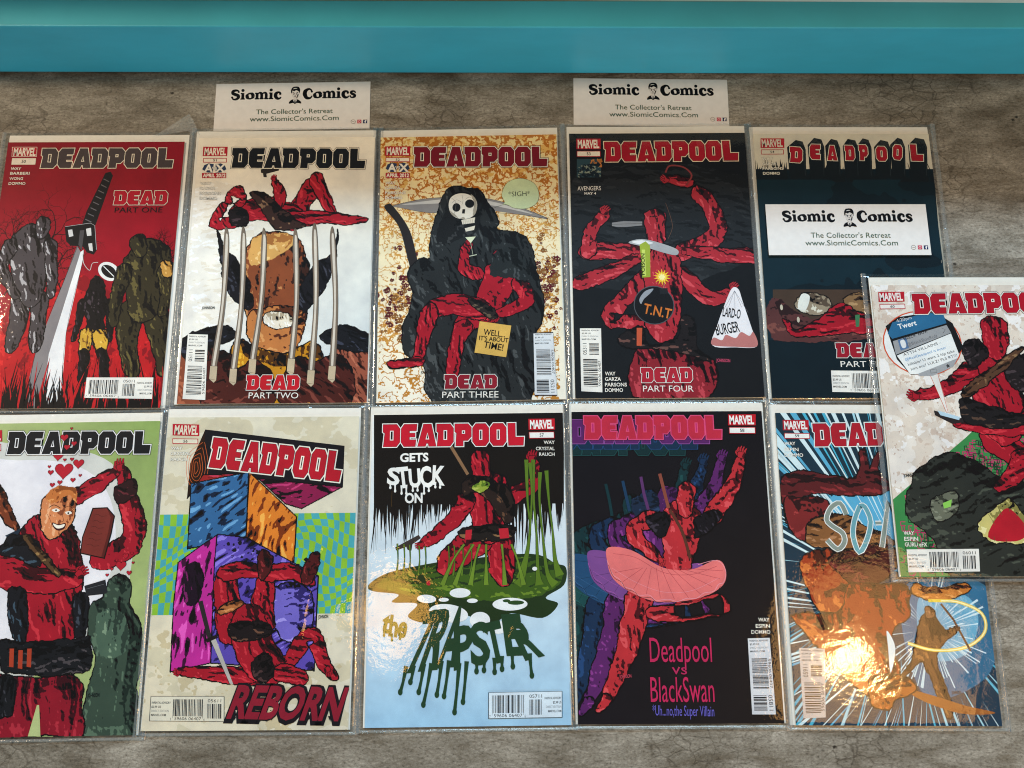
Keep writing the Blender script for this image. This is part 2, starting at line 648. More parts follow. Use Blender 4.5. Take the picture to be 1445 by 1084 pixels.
def title(pr, part, s, p0, p1, h, fill, o1, o2, counter):
    tot = sum(TW[c] for c in s) + .03 * (len(s) - 1)
    d = (p1[0] - p0[0], p1[1] - p0[1])
    l = math.hypot(*d)
    e = (d[0] / l, d[1] / l)
    up = (-e[1], e[0])
    k = l / tot
    x = 0
    shapes, holes = [], []
    for c in s:
        body, hole = TITLE[c]
        f = lambda q: (p0[0] + e[0] * (x + q[0] * TW[c]) * k + up[0] * q[1] * h, p0[1] + e[1] * (x + q[0] * TW[c]) * k + up[1] * q[1] * h)
        shapes.append([f(q) for q in body])
        if hole:
            holes.append([f(q) for q in hole])
        x += TW[c] + .03
    big = h / 190.0
    if o2:
        for q in shapes:
            pr.poly(part, grow(q, 12 * big), o2)
    for q in shapes:
        pr.poly(part, grow(q, 8.5 * big), o1)
    pr.z += 2e-6
    for q in shapes:
        pr.poly(part, grow(q, 1.5 * big), counter)
    for q in shapes:
        pr.poly(part, grow(q, -1 * big), fill)
    for q in holes:
        pr.poly(part, grow(q, 3 * big), o1)
        pr.poly(part, grow(q, -4 * big), counter)


def bil(tl, tr, br, bl, u, v):
    return (tl[0] * (1 - u) * (1 - v) + tr[0] * u * (1 - v) + br[0] * u * v + bl[0] * (1 - u) * v,
            tl[1] * (1 - u) * (1 - v) + tr[1] * u * (1 - v) + br[1] * u * v + bl[1] * (1 - u) * v)


def barcode(pr, tl, tr, br, bl, layout, code, frame, panel):
    q = lambda u, v: bil(tl, tr, br, bl, u, v)
    part = 'barcode_label'
    rnd = random.Random(int(code))
    if frame:
        pr.poly(part, [q(0, 0), q(1, 0), q(1, 1), q(0, 1)], '#22262e')
        pr.poly(part, [q(.008, .015), q(.992, .015), q(.992, .985), q(.008, .985)], panel)
    else:
        pr.poly(part, [q(0, 0), q(1, 0), q(1, 1), q(0, 1)], panel)
    pr.z += 2e-6
    K = '#1b1c22'

    def rect(u0, u1, v0, v1):
        pr.poly(part, [q(u0, v0), q(u1, v0), q(u1, v1), q(u0, v1)], K, pr.z)

    def bars(a0, a1, b0, b1, n, vert):
        w = (a1 - a0) / n
        a = a0
        while a < a1 - w * .5:
            k = rnd.choice((.5, .5, 1, 1, 1.5)) * w
            k = min(k, a1 - a)
            if vert:
                rect(b0, b1, a, a + k)
            else:
                rect(a, a + k, b0, b1)
            a += k + rnd.choice((.5, .5, 1, 1.3)) * w

    hgt = math.hypot(tl[0] - bl[0], tl[1] - bl[1])
    wid = math.hypot(tl[0] - tr[0], tl[1] - tr[1])
    lines = ['PARENTAL ADVISORY', '$2.99 US', 'DIRECT EDITION', 'MARVEL.COM']
    lw = [1.0, .5, .92, .78]
    if layout.startswith('h'):
        right = layout == 'h_right'
        tx = (.76, .985) if right else (.02, .275)
        mb = (.05, .48) if right else (.31, .71)
        sb = (.55, .73) if right else (.77, .96)
        for i, (s, k) in enumerate(zip(lines, lw)):
            v = .30 + i * .165
            u0 = tx[1] - (tx[1] - tx[0]) * k if right else tx[0]
            u1 = tx[1] if right else tx[0] + (tx[1] - tx[0]) * k
            pr.text(part, s, q(u0, v), q(u1, v), hgt * .085, K if i != 2 else '#6c6e74', 1 if i != 2 else 0)
        pr.z += 2e-6
        bars(mb[0], mb[1], .12, .80, 36, False)
        rect(mb[0], mb[0] + .004, .12, .88)
        rect(mb[1] - .004, mb[1], .12, .88)
        bars(sb[0], sb[1], .30, .88, 16, False)
        pr.text(part, code, q(sb[0] + .005, .24), q(sb[1] - .005, .24), hgt * .13, K)
        pr.text(part, '59606', q(mb[0] + .025, .95), q(mb[0] + (mb[1] - mb[0]) * .47, .95), hgt * .12, K)
        pr.text(part, '06407', q(mb[0] + (mb[1] - mb[0]) * .53, .95), q(mb[1] - .02, .95), hgt * .12, K)
        pr.text(part, '7', q(mb[0] - .035, .97), q(mb[0] - .02, .97), hgt * .10, K)
        pr.text(part, '6', q(mb[1] + .012, .97), q(mb[1] + .026, .97), hgt * .10, K)
    else:
        for i, (s, k) in enumerate(zip(lines, lw)):
            v = .045 + i * .047
            pr.text(part, s, q(.08, v), q(.08 + .84 * k, v), hgt * .022, K if i != 2 else '#6c6e74', 1 if i != 2 else 0)
        pr.z += 2e-6
        if layout == 'v_sup':
            s0, s1, m0, m1 = .24, .42, .49, .93
        else:
            m0, m1, s0, s1 = .27, .68, .75, .95
        bars(m0, m1, .12, .80, 36, True)
        if layout == 'v_sup':
            bars(s0, s1, .42, .88, 16, True)
            pr.text(part, code, q(.30, s1), q(.30, s0), wid * .18, K)
            pr.text(part, '06407', q(.95, m0 + .19), q(.95, m0 + .02), wid * .12, K)
            pr.text(part, '59606', q(.95, m1 - .02), q(.95, m0 + .22), wid * .12, K)
        else:
            bars(s0, s1, .10, .66, 16, True)
            pr.text(part, code, q(.74, s0), q(.74, s1), wid * .18, K)
            pr.text(part, '59606', q(.84, m0 + .01), q(.84, m0 + .19), wid * .12, K)
            pr.text(part, '06407', q(.84, m0 + .21), q(.84, m1 - .02), wid * .12, K)


def logo(pr, tl, tr, bl, ntl, ntr, nbl, num, red, white):
    def quad(a, b, c, m=0):
        d = (b[0] + c[0] - a[0], b[1] + c[1] - a[1])
        q = [a, b, d, c]
        return grow(q, m)
    pr.poly('publisher_logo', quad(tl, tr, bl, 4), white if red == '#b01226' else red)
    pr.poly('publisher_logo', quad(tl, tr, bl), red)
    h = math.hypot(tl[0] - bl[0], tl[1] - bl[1])
    f = lambda u, v: bil(tl, tr, (tr[0] + bl[0] - tl[0], tr[1] + bl[1] - tl[1]), bl, u, v)
    pr.text('publisher_logo', 'MARVEL', f(.05, .91), f(.95, .91), h * .80, white, 2)
    pr.poly('issue_number', quad(ntl, ntr, nbl), white if red == '#b01226' else red)
    pr.poly('issue_number', quad(ntl, ntr, nbl, -6), white)
    g = lambda u, v: bil(ntl, ntr, (ntr[0] + nbl[0] - ntl[0], ntr[1] + nbl[1] - ntl[1]), nbl, u, v)
    hn = math.hypot(ntl[0] - nbl[0], ntl[1] - nbl[1])
    pr.text('issue_number', num, g(.42, .74), g(.58, .74), hn * .48, '#17181c', 1)


def lens(c, L, w, a, bend):
    ca, sa = math.cos(a), math.sin(a)
    pts = []
    for t, s in ((-1, 0), (-.5, .8), (0, 1), (.5, .7), (1, 0), (.5, -.5), (0, -.8), (-.5, -.6)):
        x, y = t * L / 2, s * w / 2 + bend * (1 - t * t) * L
        pts.append((c[0] + x * ca - y * sa, c[1] + x * sa + y * ca))
    return pts


def blob(rnd, c, r, n=7):
    return [(c[0] + r * rnd.uniform(.55, 1.3) * math.cos(i * 2 * math.pi / n), c[1] + r * rnd.uniform(.5, 1.2) * math.sin(i * 2 * math.pi / n)) for i in range(n)]


def draw(pr, op):
    k = op[0]
    A_ = 'artwork'
    if k == 'G':
        cs = [lin(c) for c in op[1]]
        n = 8
        w, h = HW, HH
        pts, fs, cols = [], [], []
        for j in range(n + 1):
            for i in range(n + 1):
                u, v = i / n, j / n
                pts.append((-w + 2 * w * u, h - 2 * h * v))
                cols.append(tuple(cs[0][m] * (1 - u) * (1 - v) + cs[1][m] * u * (1 - v) + cs[2][m] * (1 - u) * v + cs[3][m] * u * v for m in range(4)))
        for j in range(n):
            for i in range(n):
                a = j * (n + 1) + i
                fs.append((a, a + n + 1, a + n + 2, a + 1))
        pr.z += 3e-6
        pr.raw(A_, pts, fs, cols, pr.z)
    elif k == 'P':
        pr.poly(A_, cat(op[2], True) if op[3] else op[2], op[1])
    elif k == 'S':
        pr.stroke(A_, cat(op[3], False) if op[4] else op[3], op[2] * 2.6, op[1])
    elif k == 'V':
        pts = cat(op[3], False, 6)
        ws = [w * 2.6 for w in op[4]]
        pr.stroke(A_, pts, [w + 6 for w in ws], op[2])
        pr.stroke(A_, pts, ws, op[1])
    elif k == 'E':
        pr.poly(A_, oval(op[2], op[3], op[4], op[5]), op[1])
    elif k == 'M':
        _, base, pts, dark, light, seed, n, ang, outl = op
        sh = cat(pts, True, 3) if outl != 2 else list(pts)
        rim = 34 if outl else 4
        xs, ys = [p[0] for p in sh], [p[1] for p in sh]
        x0, x1, y0, y1 = max(-HW, min(xs) - rim), min(HW, max(xs) + rim), max(-HH, min(ys) - rim), min(HH, max(ys) + rim)
        if x1 - x0 < 8 or y1 - y0 < 8:
            return
        X, Y = np.meshgrid(np.arange(x0, x1, 4.0), np.arange(y0, y1, 5.0))
        wf = 0 if outl == 2 else 1
        Xw = X + wf * (26 * (vn(X / 85, Y / 85, seed) - .5) + 12 * (vn(X / 26, Y / 26, seed + 1) - .5))
        Yw = Y + wf * (26 * (vn(X / 85, Y / 85, seed + 2) - .5) + 12 * (vn(X / 26, Y / 26, seed + 3) - .5))
        ins, dist = poly_field(Xw, Yw, sh)
        size = min(max(xs) - min(xs), max(ys) - min(ys))
        ca, sa = math.cos(R(ang)), math.sin(R(ang))
        a_, b_ = Xw * ca + Yw * sa, -Xw * sa + Yw * ca
        rr = min(size * .5, 120)
        s0 = max(.55, min(1.0, size / 420))
        bend = 90 * (vn(X / 240, Y / 240, seed + 5) - .5)
        f = vn((a_) / (150 * s0), (b_ + bend) / (46 * s0), seed + 6) * .75 + vn(a_ / (80 * s0), (b_ + bend) / (24 * s0), seed + 7) * .22 + vn(a_ / 40, b_ / 11, seed + 8) * .05
        if outl == 2:
            f += .22 * vn(X / 90, Y / 90, seed + 4) + .5 * vn(a_ / 260, (b_ + 2 * bend) / 34, seed + 9)
        hgt = np.minimum(dist, rr) / rr * (0 if outl == 2 else 1.1) + f
        gy, gx = np.gradient(hgt, 5.0, 4.0)
        lam = -gx * .55 + gy * -.83
        lam = -lam
        sd = lam[ins].std() if ins.any() else 1
        v = .5 + .20 * lam / (sd or 1) + .35 * (f - f.mean())
        tone = np.where(v < .16, 3, np.where(v < .36, 1, np.where(v > .79, 2, 0)))
        tone = np.where(ins, tone, -1)
        if outl:
            tone = np.where(dist < 5, 3, tone)
        pr.raster(A_, X, Y, tone, [base, dark, light, '#0d0a0c' if outl else dark], 4.0, 5.0)
    elif k == 'LM':
        _, base, path, ws, dark, light, seed, outl = op
        pts = cat(path, False, 5) if len(path) > 2 else path
        L, Rr = ribbon(pts, [w * 2.6 for w in ws])
        poly = Rr[:]
        for end, a0, rad, base_pt in ((1, 0, ws[-1] * 1.3, pts[-1]), (0, 0, ws[0] * 1.3, pts[0])):
            q, p = (pts[-1], pts[-2]) if end else (pts[0], pts[1])
            d = math.atan2(q[1] - p[1], q[0] - p[0])
            poly += [(q[0] + math.cos(d + s) * rad * .9, q[1] + math.sin(d + s) * rad * .9) for s in (-.9, -.3, .3, .9)]
            if end:
                poly += L[::-1]
        ang = math.degrees(math.atan2(path[-1][1] - path[0][1], path[-1][0] - path[0][0]))
        draw(pr, ('M', base, poly[::2] if len(poly) > 24 else poly, dark, light, seed, 0, ang, outl))
    elif k == 'HN':
        _, base, p, ang, size, dark = op
        s = size * 2.6
        a = R(ang)
        ca, sa = math.cos(a), math.sin(a)
        f = lambda x, y: (p[0] + (x * ca - y * sa) * s, p[1] + (x * sa + y * ca) * s)
        for i, (y, ln) in enumerate(((.42, .85), (.15, 1.05), (-.13, 1.0), (-.4, .8))):
            q = [f(.35, y), f(.35 + ln * .55, y * 1.25 + .05), f(.35 + ln, y * 1.3 - .12)]
            pr.stroke(A_, q, [s * .36, s * .34, s * .22], '#0d0a0c')
            pr.stroke(A_, q, [s * .27, s * .25, s * .14], base)
        q = [f(0, .45), f(.35, .8), f(.7, .75)]
        pr.stroke(A_, q, [s * .4, s * .32, s * .2], '#0d0a0c')
        pr.stroke(A_, q, [s * .3, s * .24, s * .12], base)
        palm = [f(-.3, -.38), f(.2, -.5), f(.52, -.42), f(.55, .42), f(.2, .55), f(-.3, .38)]
        pr.poly(A_, grow(palm, 4), '#0d0a0c')
        pr.poly(A_, palm, base)
        pr.poly(A_, [f(-.3, -.38), f(.2, -.5), f(.5, -.42), f(.3, -.2), f(-.2, -.1)], dark)
    elif k == 'NF':
        _, c, (a, b), sx, sy, lo, hi, seed, mode = op
        x0, x1, y0, y1 = max(-HW, min(a[0], b[0])), min(HW, max(a[0], b[0])), max(-HH, min(a[1], b[1])), min(HH, max(a[1], b[1]))
        X, Y = np.meshgrid(np.arange(x0, x1 - 3, 5.0), np.arange(y0, y1 - 3, 5.0))
        w = 50 * (vn(X / 60, Y / 60, seed + 2) - .5)
        f = vn((X + w) / sx, (Y - w) / sy, seed) * .6 + vn((X + w) / sx * 2.2, (Y + w) / sy * 2.2, seed + 1) * .28 + vn(X / sx * 5, Y / sy * 5, seed + 3) * .12
        if mode % 2:
            f = 1 - abs(f - .5) * 5
        v = (Y - y0) / (y1 - y0)
        if mode >= 2:
            f = f - (1 - v) * .45
        pr.raster(A_, X, Y, np.where((f > lo) & (f < hi), 0, -1), [c], 5.0, 5.0)
    elif k == 'SP':
        _, c, (a, b), n, seed = op
        rnd = random.Random(seed)
        z0 = pr.z
        cl = lin(c)
        for i in range(n):
            p = (rnd.uniform(a[0], b[0]), a[1] + (b[1] - a[1]) * rnd.random() ** 1.25)
            f = rnd.uniform(.8, 1.15)
            pr.poly(A_, blob(rnd, p, rnd.choice((6, 9, 13, 22)), rnd.choice((6, 7, 9))), tuple(min(1, x * f) for x in cl[:3]) + (1,), z0 + 1e-6 + 4e-6 * rnd.random())
        pr.z = z0 + 6e-6
    elif k == 'SK':
        _, c, (a, b), n, seed = op
        rnd = random.Random(seed)
        z0 = pr.z
        for i in range(n):
            p = (rnd.gauss((a[0] + b[0]) / 2, abs(b[0] - a[0]) / 4), rnd.gauss((a[1] + b[1]) / 2, abs(b[1] - a[1]) / 5))
            r = rnd.uniform(14, 34)
            dz = 5e-6 * i / n
            pr.poly(A_, blob(rnd, p, r, 9), c, z0 + dz + 1e-6)
            for s in (-.38, .38):
                pr.poly(A_, blob(rnd, (p[0] + s * r, p[1]), r * .24, 6), '#ead9a8', z0 + dz + 1e-6 + 2.4e-8)
        pr.z = z0 + 8e-6
    elif k == 'BR':
        _, c, starts, seed = op
        rnd = random.Random(seed)
        z0 = pr.z

        def br(p, a, L, w, d):
            pts = [p]
            for i in range(5):
                a += rnd.gauss(0, .28)
                p = (p[0] + math.cos(a) * L / 5, p[1] + math.sin(a) * L / 5)
                pts.append(p)
            pr.stroke(A_, pts, [w, w * .55], c, z0 + 4e-6 * rnd.random())
            if d:
                for s in (-1, 1, rnd.choice((-1, 1))):
                    br(pts[rnd.randint(2, 5)], a + s * rnd.uniform(.3, .9), L * rnd.uniform(.55, .8), w * .6, d - 1)
        for p in starts:
            br(p, rnd.uniform(1.0, 2.2), rnd.uniform(200, 340), 15, 4)
        pr.z = z0 + 5e-6
    elif k in ('GR', 'GR2'):
        if k == 'GR':
            _, c, (a, b), c2, n, seed = op[:6]
            H, sg = (op[6] if len(op) > 6 else 120), 1
        else:
            _, c, (a, b), n, seed, H = op
            c2, sg = c, -1
        H *= 2.6
        rnd = random.Random(seed)
        z0 = pr.z
        for i in range(n):
            t = rnd.random()
            x, y = a[0] + (b[0] - a[0]) * t, a[1] + (b[1] - a[1]) * t
            h = H * rnd.uniform(.15, 1) ** 1.3 * (1.15 if k == 'GR' else .8 + .45 * math.sin(t * 9 + 1))
            w = rnd.uniform(12, 36) if k == 'GR' else rnd.uniform(8, 30)
            dx = rnd.gauss(0, .14) * h if k == 'GR' else rnd.gauss(0, .05) * h
            pts = cat([(x, y - 30 * sg), (x + dx * .2, y + h * .4 * sg), (x + dx, y + h * sg)], False, 4)
            pr.stroke(A_, pts, [w, w * .7, 1.5], rnd.choice((c, c, c2)), z0 + 1e-6 + 6e-6 * rnd.random())
        pr.z = z0 + 8e-6
    elif k == 'CI':
        _, c, (a, b), n, seed, tri = op
        rnd = random.Random(seed)
        z0 = pr.z
        # keep the tracks on the green triangle
        for i in range(n):
            p = (rnd.uniform(a[0], b[0]), rnd.uniform(min(a[1], b[1]), max(a[1], b[1])))
            pts = [p]
            d = rnd.choice((0, 1))
            for j in range(rnd.randint(3, 6)):
                st = rnd.choice((-1, 1)) * rnd.uniform(20, 60)
                p = (p[0] + (st if d else 0), p[1] + (0 if d else st))
                d = 1 - d
                pts.append(p)
            if all(inside(s, tri) for s in pts):
                for s, e in zip(pts, pts[1:]):
                    pr.stroke(A_, [s, e], 7, c, z0 + 1e-6 + 5e-6 * rnd.random())
        pr.z = z0 + 7e-6
    elif k == 'RY':
        _, o, c, n, seed, c2 = op
        rnd = random.Random(seed)
        z0 = pr.z
        for i in range(n):
            a = rnd.uniform(0, 2 * math.pi)
            r0 = rnd.uniform(500, 900)
            w = rnd.uniform(.004, .014)
            pr.poly(A_, [(o[0] + math.cos(a) * r0, o[1] + math.sin(a) * r0), (o[0] + math.cos(a - w) * 3200, o[1] + math.sin(a - w) * 3200),
                         (o[0] + math.cos(a + w) * 3200, o[1] + math.sin(a + w) * 3200)], rnd.choice((c, c, c2)), z0 + 1e-6 + 4e-6 * rnd.random())
        pr.z = z0 + 6e-6
    elif k == 'RYS':
        _, o, c, n, seed = op
        rnd = random.Random(seed)
        z0 = pr.z
        for i in range(n):
            a = rnd.uniform(0, 2 * math.pi)
            r0, r1 = rnd.uniform(60, 200), rnd.uniform(260, 520)
            w = rnd.uniform(.008, .02)
            pr.poly(A_, [(o[0] + math.cos(a) * r0, o[1] + math.sin(a) * r0), (o[0] + math.cos(a - w) * r1, o[1] + math.sin(a - w) * r1),
                         (o[0] + math.cos(a + w) * r1, o[1] + math.sin(a + w) * r1)], c, z0 + 1e-6 + 4e-6 * rnd.random())
        pr.z = z0 + 6e-6
    elif k == 'ST':
        _, c, o, r, n = op
        pr.poly(A_, [(o[0] + math.cos(i * math.pi / n) * (r if i % 2 else r * .5), o[1] + math.sin(i * math.pi / n) * (r if i % 2 else r * .5)) for i in range(2 * n)], c)
    elif k == 'HT':
        _, c, o, r = op
        for g, cc in ((4, '#3c0c14'), (0, c)):
            pts = []
            for i in range(24):
                t = i * 2 * math.pi / 24
                x = 16 * math.sin(t) ** 3
                y = 13 * math.cos(t) - 5 * math.cos(2 * t) - 2 * math.cos(3 * t) - math.cos(4 * t)
                pts.append((o[0] + x / 17 * (r + g), o[1] + y / 17 * (r + g)))
            pr.poly('heart#%d_%d' % o, pts, cc)
    elif k == 'OP':
        _, tl, tr, br_, bl, c1, c2 = op
        pr.poly(A_, [tl, tr, br_, bl], c1)
        pr.z += 2e-6
        nu, nv = 34, 11

        def f(u, v):
            a = u * nu + 2.6 * math.sin(v * 7 + u * 5)
            b = v * nv + 2.2 * math.sin(u * 11 + v * 3)
            return a, b
        # warped cells: build a displaced lattice and fill every other cell
        def g(i, j):
            u, v = i / nu, j / nv
            du = .026 * math.sin(v * 9 + u * 14) + .012 * math.sin(u * 23)
            dv = .11 * math.sin(u * 13 + v * 4) * math.sin(math.pi * v)
            return bil(tl, tr, br_, bl, min(1, max(0, u + du * math.sin(math.pi * min(1, u)))), min(1, max(0, v + dv)))
        for i in range(nu):
            for j in range(nv):
                if (i + j) % 2:
                    pr.poly(A_, [g(i, j), g(i + 1, j), g(i + 1, j + 1), g(i, j + 1)], c2, pr.z)
    elif k == 'T':
        _, part, s, p0, p1, h, col, bold, outl = op
        if part in ('story_title', 'screen_lettering', 'sign_lettering'):
            part += '#' + s
        pr.text(part, s, p0, p1, h, col, bold, outl)
    elif k in ('D', 'D2'):
        title(pr, ('title_lettering#%s%d' % (op[1], op[2][0])) if k == 'D' else 'story_title#0', *op[1:])
    elif k == 'L':
        logo(pr, *op[1:])
    elif k == 'B':
        barcode(pr, *op[1:])
    elif k == 'VS':
        _, tl, tr, bl = op
        br_ = (tr[0] + bl[0] - tl[0], tr[1] + bl[1] - tl[1])
        f = lambda u, v: bil(tl, tr, br_, bl, u, v)
        pr.poly('crossover_badge', [f(.08, .2), f(.25, .02), f(.46, .1), f(.44, .95), f(.2, .92), f(.0, .6)], '#2c3c5c')
        pr.poly('crossover_badge', [f(.54, .1), f(.75, .02), f(.92, .2), f(1, .6), f(.8, .92), f(.56, .95)], '#2c3c5c')
        h = math.hypot(tl[0] - bl[0], tl[1] - bl[1])
        pr.text('crossover_badge', 'A', f(.10, .88), f(.42, .88), h * .72, '#f2ece0', 2)
        pr.text('crossover_badge', 'X', f(.56, .88), f(.92, .88), h * .72, '#f2ece0', 2)
        pr.text('crossover_badge', 'VS', f(.40, .66), f(.60, .66), h * .28, '#f2ece0', 1, '#2c3c5c')
    elif k == 'AP':
        _, tl, tr, bl = op
        br_ = (tr[0] + bl[0] - tl[0], tr[1] + bl[1] - tl[1])
        f = lambda u, v: bil(tl, tr, br_, bl, u, v)
        pr.poly('date_band', [tl, tr, br_, bl], '#b01c2c')
        h = math.hypot(tl[0] - bl[0], tl[1] - bl[1])
        pr.text('date_band', 'APRIL 2012', f(.04, .82), f(.96, .82), h * .66, '#f4ece0', 2)
    elif k == 'RB':
        _, s, p0, p1, h, c, ol = op
        rnd = random.Random(5)
        pr.text('story_title', s, (p0[0] + 4, p0[1] - 10), (p1[0] - 40, p1[1] - 10), h, ol, 2, ol, .30, .075)
        z0 = pr.z
        for i in range(46):
            t = rnd.random()
            x, y = p0[0] + (p1[0] - 60 - p0[0]) * t, p0[1] - 22
            w = rnd.uniform(8, 22)
            pr.poly('story_title', [(x, y + 25), (x + w * .5, y - rnd.uniform(4, 22)), (x + w, y + 25)], ol, z0 - 1e-6 * rnd.random())
        pr.text('story_title', s, p0, (p1[0] - 45, p1[1]), h, c, 2, None, .30)
    elif k == 'DR':
        _, s, p0, p1, h, c, ol = op
        rnd = random.Random(len(s) * 3)
        d = (p1[0] - p0[0], p1[1] - p0[1])
        n = len(s)
        for i, ch in enumerate(s):
            j = rnd.uniform(-.12, .12) * h
            a = (p0[0] + d[0] * (i + .03) / n, p0[1] + d[1] * (i + .03) / n + j)
            b = (p0[0] + d[0] * (i + .97) / n, p0[1] + d[1] * (i + .97) / n + j * .5)
            hh = h * rnd.uniform(.9, 1.15)
            sl = -.05
            if s == 'TRAPSTER':
                hh = h * (1.5 if i < 3 else 1.05)
                sl = .55 - .11 * i
            pr.text('story_title#' + s, ch, a, b, hh, c, 2, ol, sl, .04)
            L = h * (rnd.uniform(.35, 1.3) if s == 'TRAPSTER' else rnd.uniform(.15, .42))
            for q in ([.25, .7] if s != 'the' else [.4]):
                if s == 'TRAPSTER' and i > 5 and q > .5:
                    continue
                x, y = a[0] + (b[0] - a[0]) * q, a[1] + (b[1] - a[1]) * q
                Lq = L * rnd.uniform(.5, 1.1) * (1 if s != 'TRAPSTER' else (1 if i < 4 else .5))
                slx = -sl * .5 * Lq
                w = h * .13
                pts = cat([(x, y + h * .12), (x + slx * .5, y - Lq * .5), (x + slx, y - Lq)], False, 5)
                pr.stroke('story_title#' + s, pts, [w, w * .6, w * .8], c)
                pr.poly('story_title#' + s, oval(pts[-1], w * .52, w * .7, 0, 12), c)
    elif k == 'DRO':
        _, s, p0, p1, h = op
        F = {'S': [(1, .75), (.75, 1), (.3, .9), (.05, .65), (.3, .5), (.75, .35), (.8, .15), (.45, .0), (0, .2)],
             'O': [(.5, 1), (.15, .7), (0, .35), (.25, 0), (.7, .25), (1, .65), (.75, .98), (.5, 1)],
             '-': [(0, .5), (1, .5)], 'A': [(.1, 0), (.55, 1), (1, .4)]}[s]
        d = (p1[0] - p0[0], p1[1] - p0[1])
        pts = [(p0[0] + d[0] * x, p0[1] + d[1] * x + y * h) for x, y in F]
        pts = pts if s in 'A-' else cat(pts, False, 3)
        pr.stroke('sound_lettering', pts, 50 if s != '-' else 40, '#f2f4f2')
        pr.stroke('sound_lettering', pts, 36 if s != '-' else 24, '#8c9890' if s != 'O' else '#6ea8b4')


# ---------------------------------------------------------------- one bagged comic
def sheet_height(x, y, seed, topz, pw=.0862, ph=.1335):
    """height of the sleeve's upper film over the board and comic, falling to the table outside it"""
    dx, dy = max(0, abs(x) - pw), max(0, abs(y - .0038) - ph)
    d = math.hypot(dx, dy)
    t = min(1, d / .0042)
    t = t * t * (3 - 2 * t)
    n = noise.noise(Vector((x * 9, y * 9, seed * 3.7)))
    n2 = noise.noise(Vector((x * 38, y * 38, seed * 1.9)))
    top = topz + .0004 + .00035 * max(0, n + .4)
    low = .0010 + .0006 * abs(n2) + .0005 * max(0, n)
    return top * (1 - t) + low * t


def sleeve_mesh(seed, topz, w, h, oy):
    nx, ny = 74, 108
    vs, fs = [], []
    for j in range(ny + 1):
        for i in range(nx + 1):
            x, y = -w / 2 + w * i / nx, -h / 2 + oy + h * j / ny
            z = sheet_height(x, y, seed, topz)
            if i in (0, nx) or j in (0, ny):
                z = .0006
            vs.append((x + .0006 * noise.noise(Vector((y * 20, seed, 0))) * (abs(x) / w * 2) ** 6, y, z))
    for j in range(ny):
        for i in range(nx):
            a = j * (nx + 1) + i
            fs.append((a, a + 1, a + nx + 2, a + nx + 1))
    # the flat underside, sharing the rim
    b = len(vs)
    rim = [i for i in range(nx + 1)] + [j * (nx + 1) + nx for j in range(1, ny + 1)] + [ny * (nx + 1) + i for i in range(nx - 1, -1, -1)] + [j * (nx + 1) for j in range(ny - 1, 0, -1)]
    low = []
    for r_ in rim:
        x, y, z = vs[r_]
        vs.append((x * .998, y, .00025))
        low.append(len(vs) - 1)
    for i in range(len(rim)):
        k = (i + 1) % len(rim)
        fs.append((rim[k], rim[i], low[i], low[k]))
    fs.append(tuple(low[::-1]))
    me = bpy.data.meshes.new('sleeve')
    me.from_pydata(vs, [], fs)
    for p in me.polygons:
        p.use_smooth = len(p.vertices) == 4
    return me


def seam_mesh(seed, w, h, oy):
    """narrow crumpled weld strips down both long sides and along the foot"""
    vs, fs = [], []

    def strip(p0, p1, wd, n):
        d = Vector(p1) - Vector(p0)
        nrm = Vector((-d.y, d.x)).normalized()
        b = len(vs)
        for i in range(n + 1):
            c = Vector(p0) + d * i / n
            for k in range(4):
                q = c + nrm * wd * (k / 3 - .5)
                zz = .0022 + .0008 * noise.noise(Vector((q.x * 60, q.y * 60, seed + k)))
                if k in (0, 3):
                    zz -= .0012
                vs.append((q.x, q.y, zz))
        for i in range(n):
            for k in range(3):
                a = b + i * 4 + k
                fs.append((a, a + 4, a + 5, a + 1))
    e = .0022
    strip((-w / 2 + e, -h / 2 + oy), (-w / 2 + e, h / 2 + oy), .0042, 90)
    strip((w / 2 - e, -h / 2 + oy), (w / 2 - e, h / 2 + oy), .0042, 90)
    strip((-w / 2 + .004, -h / 2 + oy + .0014), (w / 2 - .004, -h / 2 + oy + .0014), .0022, 70)
    me = bpy.data.meshes.new('seam')
    me.from_pydata(vs, [], fs)
    for p in me.polygons:
        p.use_smooth = True
    return me


def bagged_comic(key, loc, rot, label, base=0.0, bx=(-.0875, .0862), tilt=(0, 0)):
    root = bpy.data.objects.new('bagged_comic', None)
    COL.objects.link(root)
    root.empty_display_size = .02
    root.location = (loc[0], loc[1], base)
    root.rotation_euler = (R(tilt[0]), R(tilt[1]), rot)
    tag(root, label, 'comic book', 'bagged comic books laid out in two rows')
    link('backing_board', box_mesh('backing_board', bx[0], bx[1], -.1296, .1372, .0004, .0010), BOARD, root)
    link('page_block', box_mesh('page_block', -.0838, .0838, -.1292, .1292, .00105, .00225, .0003), PAGES, root)
    pr = Print()
    for op in ART[key]:
        draw(pr, op)
    pr.build(root, .00230, 'artwork')
    top = .0023 + pr.z
    w, h, oy = .1835, .2745, .0035
    link('sleeve', sleeve_mesh(int(key), top, w, h, oy), {'59': CRUMPLED, '57': RIPPLED, '54': RIPPLED}.get(key, SLEEVE), root)
    link('seam', seam_mesh(int(key), w, h, oy), SEAM, root)
    return root


